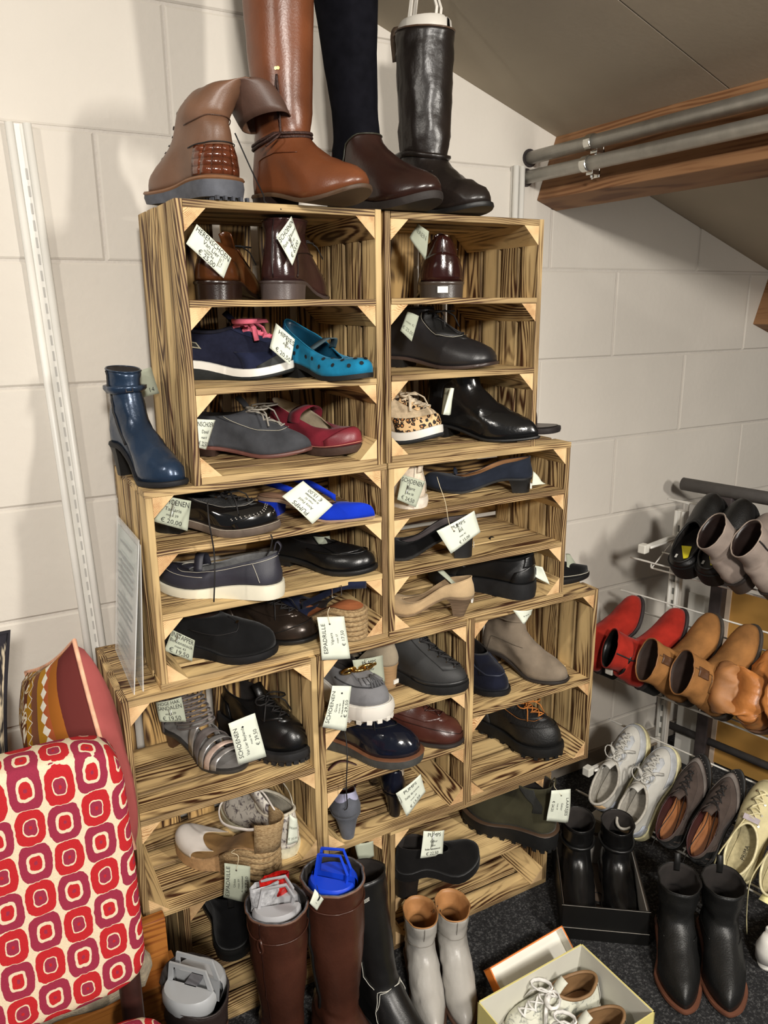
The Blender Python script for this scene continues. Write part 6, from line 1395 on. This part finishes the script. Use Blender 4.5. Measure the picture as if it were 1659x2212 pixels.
for k, (px, py) in enumerate(((1486, 1548), (1562, 1583))):
    r, S = rboot(1, px, py, TN, ('left' if k == 0 else 'right') + ' one of the mustard brown nubuck ankle boots in the middle of the rack', 'mustard nubuck boot pair', 1 - 2 * k, rubber((.24, .22, .2)), rubber((.20, .16, .14)), H=.018, L=.27, rim=leather((.55, .37, .2), .5), lining=leather((.22, .16, .13), .7), a=.056, out=.0, roll=-26)
    seam(r, S, leather((.36, .24, .13)), 'seam', [(-1.2, 2.9), (-1.15, 1.6), (-1.9, 1.2), (-2.0, .3)], .0012, .001, both=True); patch(r, S, leather((.33, .21, .12), .5), 'side_label', -1.5, -1.05, 2.0, 2.7, .002); patch(r, S, leather((.33, .21, .12), .5), 'side_label', 1.05, 1.5, 2.0, 2.7, .002)
CGN = mat((.72, .46, .24), .38, .16, 14, .4, 90)
for k, (px, py) in enumerate(((1628, 1622), (1700, 1665))):
    r = rshoe(1, px, py, 'slouch_boot', ('left' if k == 0 else 'right') + ' one of the cognac leather boots with folded shafts at the right edge', 'boot', 'cognac slouch boot pair', out=-.005)
    S = Last(L=.22, W=.088, Wh=.074, H=.014, ts=.020, toe='round', xt=.13, zt=.09, zs=.075, zh=.075, cw=.038, wr=.006, side=1 - 2 * k, shaft=[(.115, .075, .056, .044, .0, .004), (.132, .072, .062, .044, .006, .034), (.118, .07, .066, .034, .01, .068), (.078, .072, .068, .022, .012, .092)] if k == 0 else [(.115, .078, .056, .044, .0, .0), (.14, .09, .062, .046, .006, .008), (.15, .12, .066, .034, .01, .012)])
    upper(r, S, CGN, leather((.62, .42, .24), .6)); sole(r, S, leather((.46, .32, .22), .6), off=.005); insole(r, S, LINING); seam(r, S, leather((.45, .28, .14)), 'seam', [(PI - .9, 1.0), (PI, .8), (PI + .9, 1.0)], .0014, .001)
# white and grey sneakers
WS = mat((.70, .69, .66), .6, .06, 20, .2, 200)
for k, (px, py, out) in enumerate(((1318, 1712, .005), (1380, 1795, .028))):
    r = rshoe(2, px, py, 'sneaker', ('left' if k == 0 else 'right') + ' one of the worn white sneakers with beige heel patches on the rack', 'sneaker', 'worn white sneaker pair', out=out)
    S = Last(L=.27, W=.090, Wh=.074, H=.008, ts=.026, toe='round', zt=.08, zs=.052, zh=.075, cw=.035, side=1 - 2 * k, spring=.012, wr=.0016)
    sneaker(r, S, WS, mat((.80, .77, .60), .6), mat((.72, .71, .68), .8), mat((.66, .67, .68), .6), lining=cloth((.68, .66, .62)), n=6, bowsize=1.3, rad=.0018)
    patch(r, S, suede((.80, .66, .48)), 'heel_patch', PI - .55, PI + .55, .62, .9, .0034); patch(r, S, mat((.62, .64, .68), .5), 'heel_band', PI - .9, PI + .9, .3, .5, .003)
    if k: ob('sole_print', MB().box((-.0078, -.014, .010), (-.0055, .014, .020)), BLACKM, r)
# brown and black spectator shoes
BRW = suede((.30, .26, .24), .1)
for k, (px, py) in enumerate(((1450, 1820), (1515, 1872))):
    r = rshoe(2, px, py, 'brogue_shoe', ('left' if k == 0 else 'right') + ' one of the grey-brown suede brogues with black toe caps on the rack', 'shoe', 'grey-brown brogue pair', out=.005)
    S = Last(L=.27, W=.086, Wh=.066, H=.022, ts=.008, toe='almond', xt=.150, zt=.065, zs=.045, zh=.058, cw=.032, side=1 - 2 * k, wr=.0014)
    derby(r, S, BRW, BLACKM, lacem=DSTRING, cap=suede((.10, .095, .095)), facing=suede((.28, .24, .22)), brogue=False, n=4, lining=leather((.22, .08, .09), .6), insm=leather((.72, .47, .29), .4), bow=0, v0=.66)
    band_ = suede((.44, .41, .39)); patch(r, S, band_, 'pale_wing', 0, 0, 0, 0, .0022, shape=lambda a, b: (-1.3 + 2.6 * a, .36 + .10 * b - .18 * (2 * a - 1) ** 2), nu=20, nvv=3)
    dots(r, S, suede((.5, .47, .44)), 'perforation', [(-.9 + 1.8 * i / 14, .30 - .12 * ((i - 7) / 7) ** 2 + .02 * math.cos(i * 1.4)) for i in range(15)], .0012, .0026)
    patch(r, S, suede((.08, .08, .08)), 'heel_cap', PI - .9, PI + .9, .02, .8, .002)
    ob('laces_loose', MB().tube(catm([S.surf(.3, .95, .003), V((.10, .01, .05)), V((.03, .02, .06)), V((-.02, .025, .05)), V((-.05, .03, .02))]), .0012, 5).tube(catm([S.surf(-.3, .95, .003), V((.09, -.01, .05)), V((.04, -.02, .07)), V((.0, -.01, .06))]), .0012, 5), DSTRING, r, True)
# cream canvas plimsolls
CV = mat((.78, .74, .58), .85, .05, 60, .3, 600, spec=.15); CVI = cloth((.72, .68, .54))
for k, (px, py) in enumerate(((1588, 1930), (1664, 1985))):
    r = rshoe(2, px, py, 'plimsoll', ('left' if k == 0 else 'right') + ' one of the pale yellow canvas lace-up shoes at the right edge', 'sneaker', 'pale yellow canvas pair', out=.0)
    S = Last(L=.27, W=.092, Wh=.070, H=.0, ts=.014, toe='round', xt=.145, zt=.052, zs=.040, zh=.050, cw=.034, side=1 - 2 * k, tb=.036, spring=.008)
    upper(r, S, CV, CVI); sole(r, S, mat((.82, .78, .62), .7), off=.003); insole(r, S, CVI, z=.003); collar_trim(r, S, mat((.86, .82, .66), .8), .0032)
    laces(r, S, mat((.84, .80, .64), .8), .48, .92, 4, bow=0, flat=2.6, rad=.0014, eye=CHROME)
    q = S.surf(PI, 1); ribbon(r, catm([q + V((.0, 0, -.012)), q + V((-.012, 0, .0)), q + V((-.018, 0, .004)), q + V((-.012, 0, -.016))]), .022, mat((.88, .85, .62), .7), 'pull_loop', wd=(0, 1, 0))
    ob('long_lace', MB().tube(catm([S.surf(.4, .9, .004), V((.09, .03, .07)), V((.02, .045, .06)), V((-.05, .045, .0)), V((-.10, .04, -.05))]), .0034, 6, flat=.4), mat((.84, .80, .62), .8), r, True)
    if k == 0:
        ob('lace_tag', MB().box((.150, -.020, .068), (.164, .020, .0705)), mat((.70, .66, .68), .5), r)
        cu = bpy.data.curves.new('t', 'FONT'); cu.body = 'PRIMA'; cu.size = .014; cu.align_x = 'CENTER'; cu.align_y = 'CENTER'; to = bpy.data.objects.new('t', cu); me = bpy.data.meshes.new_from_object(to)
        ob('insole_print', MB().add([(.075 + v.co.x, .0 + v.co.y, S.ts + .0045) for v in me.vertices], [tuple(p.vertices) for p in me.polygons]), INK, r)
# dark pipe stand behind the rack
G0 = onY(1475, 1045, .30)
t = thing('pipe_stand', 'dark steel pipe stand behind the wire shoe rack', 'stand', (G0.x, G0.y, 0), (0, 0, RYAW))
ob('top_pipe', MB().tube([V((0, 0, G0.z)), V((1.0, 0, G0.z))], .021, 18), mat((.36, .35, .345), .6, .08, 40, .1, 300), t, True)
ob('post', MB().box((.135, -.019, ZF + .0005), (.175, .019, G0.z - .015)), mat((.23, .20, .20), .55, .2, 30, .1, 200), t, bevel=.004)
def gpx(px, py, off=0):
    dr = ray(px, py); o = V((G0.x, G0.y, 0)) - RN * off; tt = (o - CP).dot(RN) / dr.dot(RN); P = CP + dr * tt; return (P - V((G0.x, G0.y, 0))).dot(RA), P.z
s1, z1 = gpx(1432, 1560); ob('lower_pipe', MB().tube([V((max(s1, -.06), 0, z1)), V((1.0, 0, z1))], .013, 14), mat((.24, .23, .23), .6, .1, 40, .1, 300), t, True)
# boards standing behind the pipe stand
s1, zt1 = gpx(1580, 1312, .08)
t = thing('display_board', 'ochre board with white frame standing behind the shoe rack', 'board', V((G0.x, G0.y, 0)) - RN * .08, (0, 0, RYAW))
ob('panel', MB().box((s1, -.006, ZF + .02), (s1 + .9, .0, zt1 + .06)), mat((.66, .52, .27), .7, .12, 3, .05, c2=(.74, .54, .26)), t)
ob('frame_strip', MB().box((s1 - .028, -.012, ZF + .0005), (s1, .002, zt1 + .09)), mat((.82, .74, .66), .6, .04, 10, 0), t)
s2, _ = gpx(1478, 1400, .02); s3, _ = gpx(1524, 1400, .02)
t = thing('white_board', 'narrow white board standing between the rack upright and dark post', 'board', V((G0.x, G0.y, 0)) - RN * .02, (0, 0, RYAW))
ob('panel', MB().box((s2, -.004, ZF + .0005), (s3, .004, -.62)), mat((.76, .75, .72), .6, .04, 6, 0), t)
# white plastic foot of a second rack at the right edge
q = onZ(1648, 2090, ZF); t = thing('rack_foot', 'white plastic rack foot with levelling knob at lower right edge', 'foot', (q.x + .01, q.y, ZF))
ob('sleeve', MB().lathe([(.012, .018), (.026, .022), (.028, .055), (.022, .072), (.015, .09), (.0, .09)], 20), plastic((.86, .85, .82)), t, True); ob('levelling_knob', MB().lathe([(0, .0003), (.018, .0003), (.020, .008), (.012, .014), (.007, .022)], 18), plastic((.84, .83, .8)), t, True)
ob('arm', MB().box((.0, -.015, .075), (.25, .015, .105)), plastic((.84, .83, .8)), t, bevel=.004)
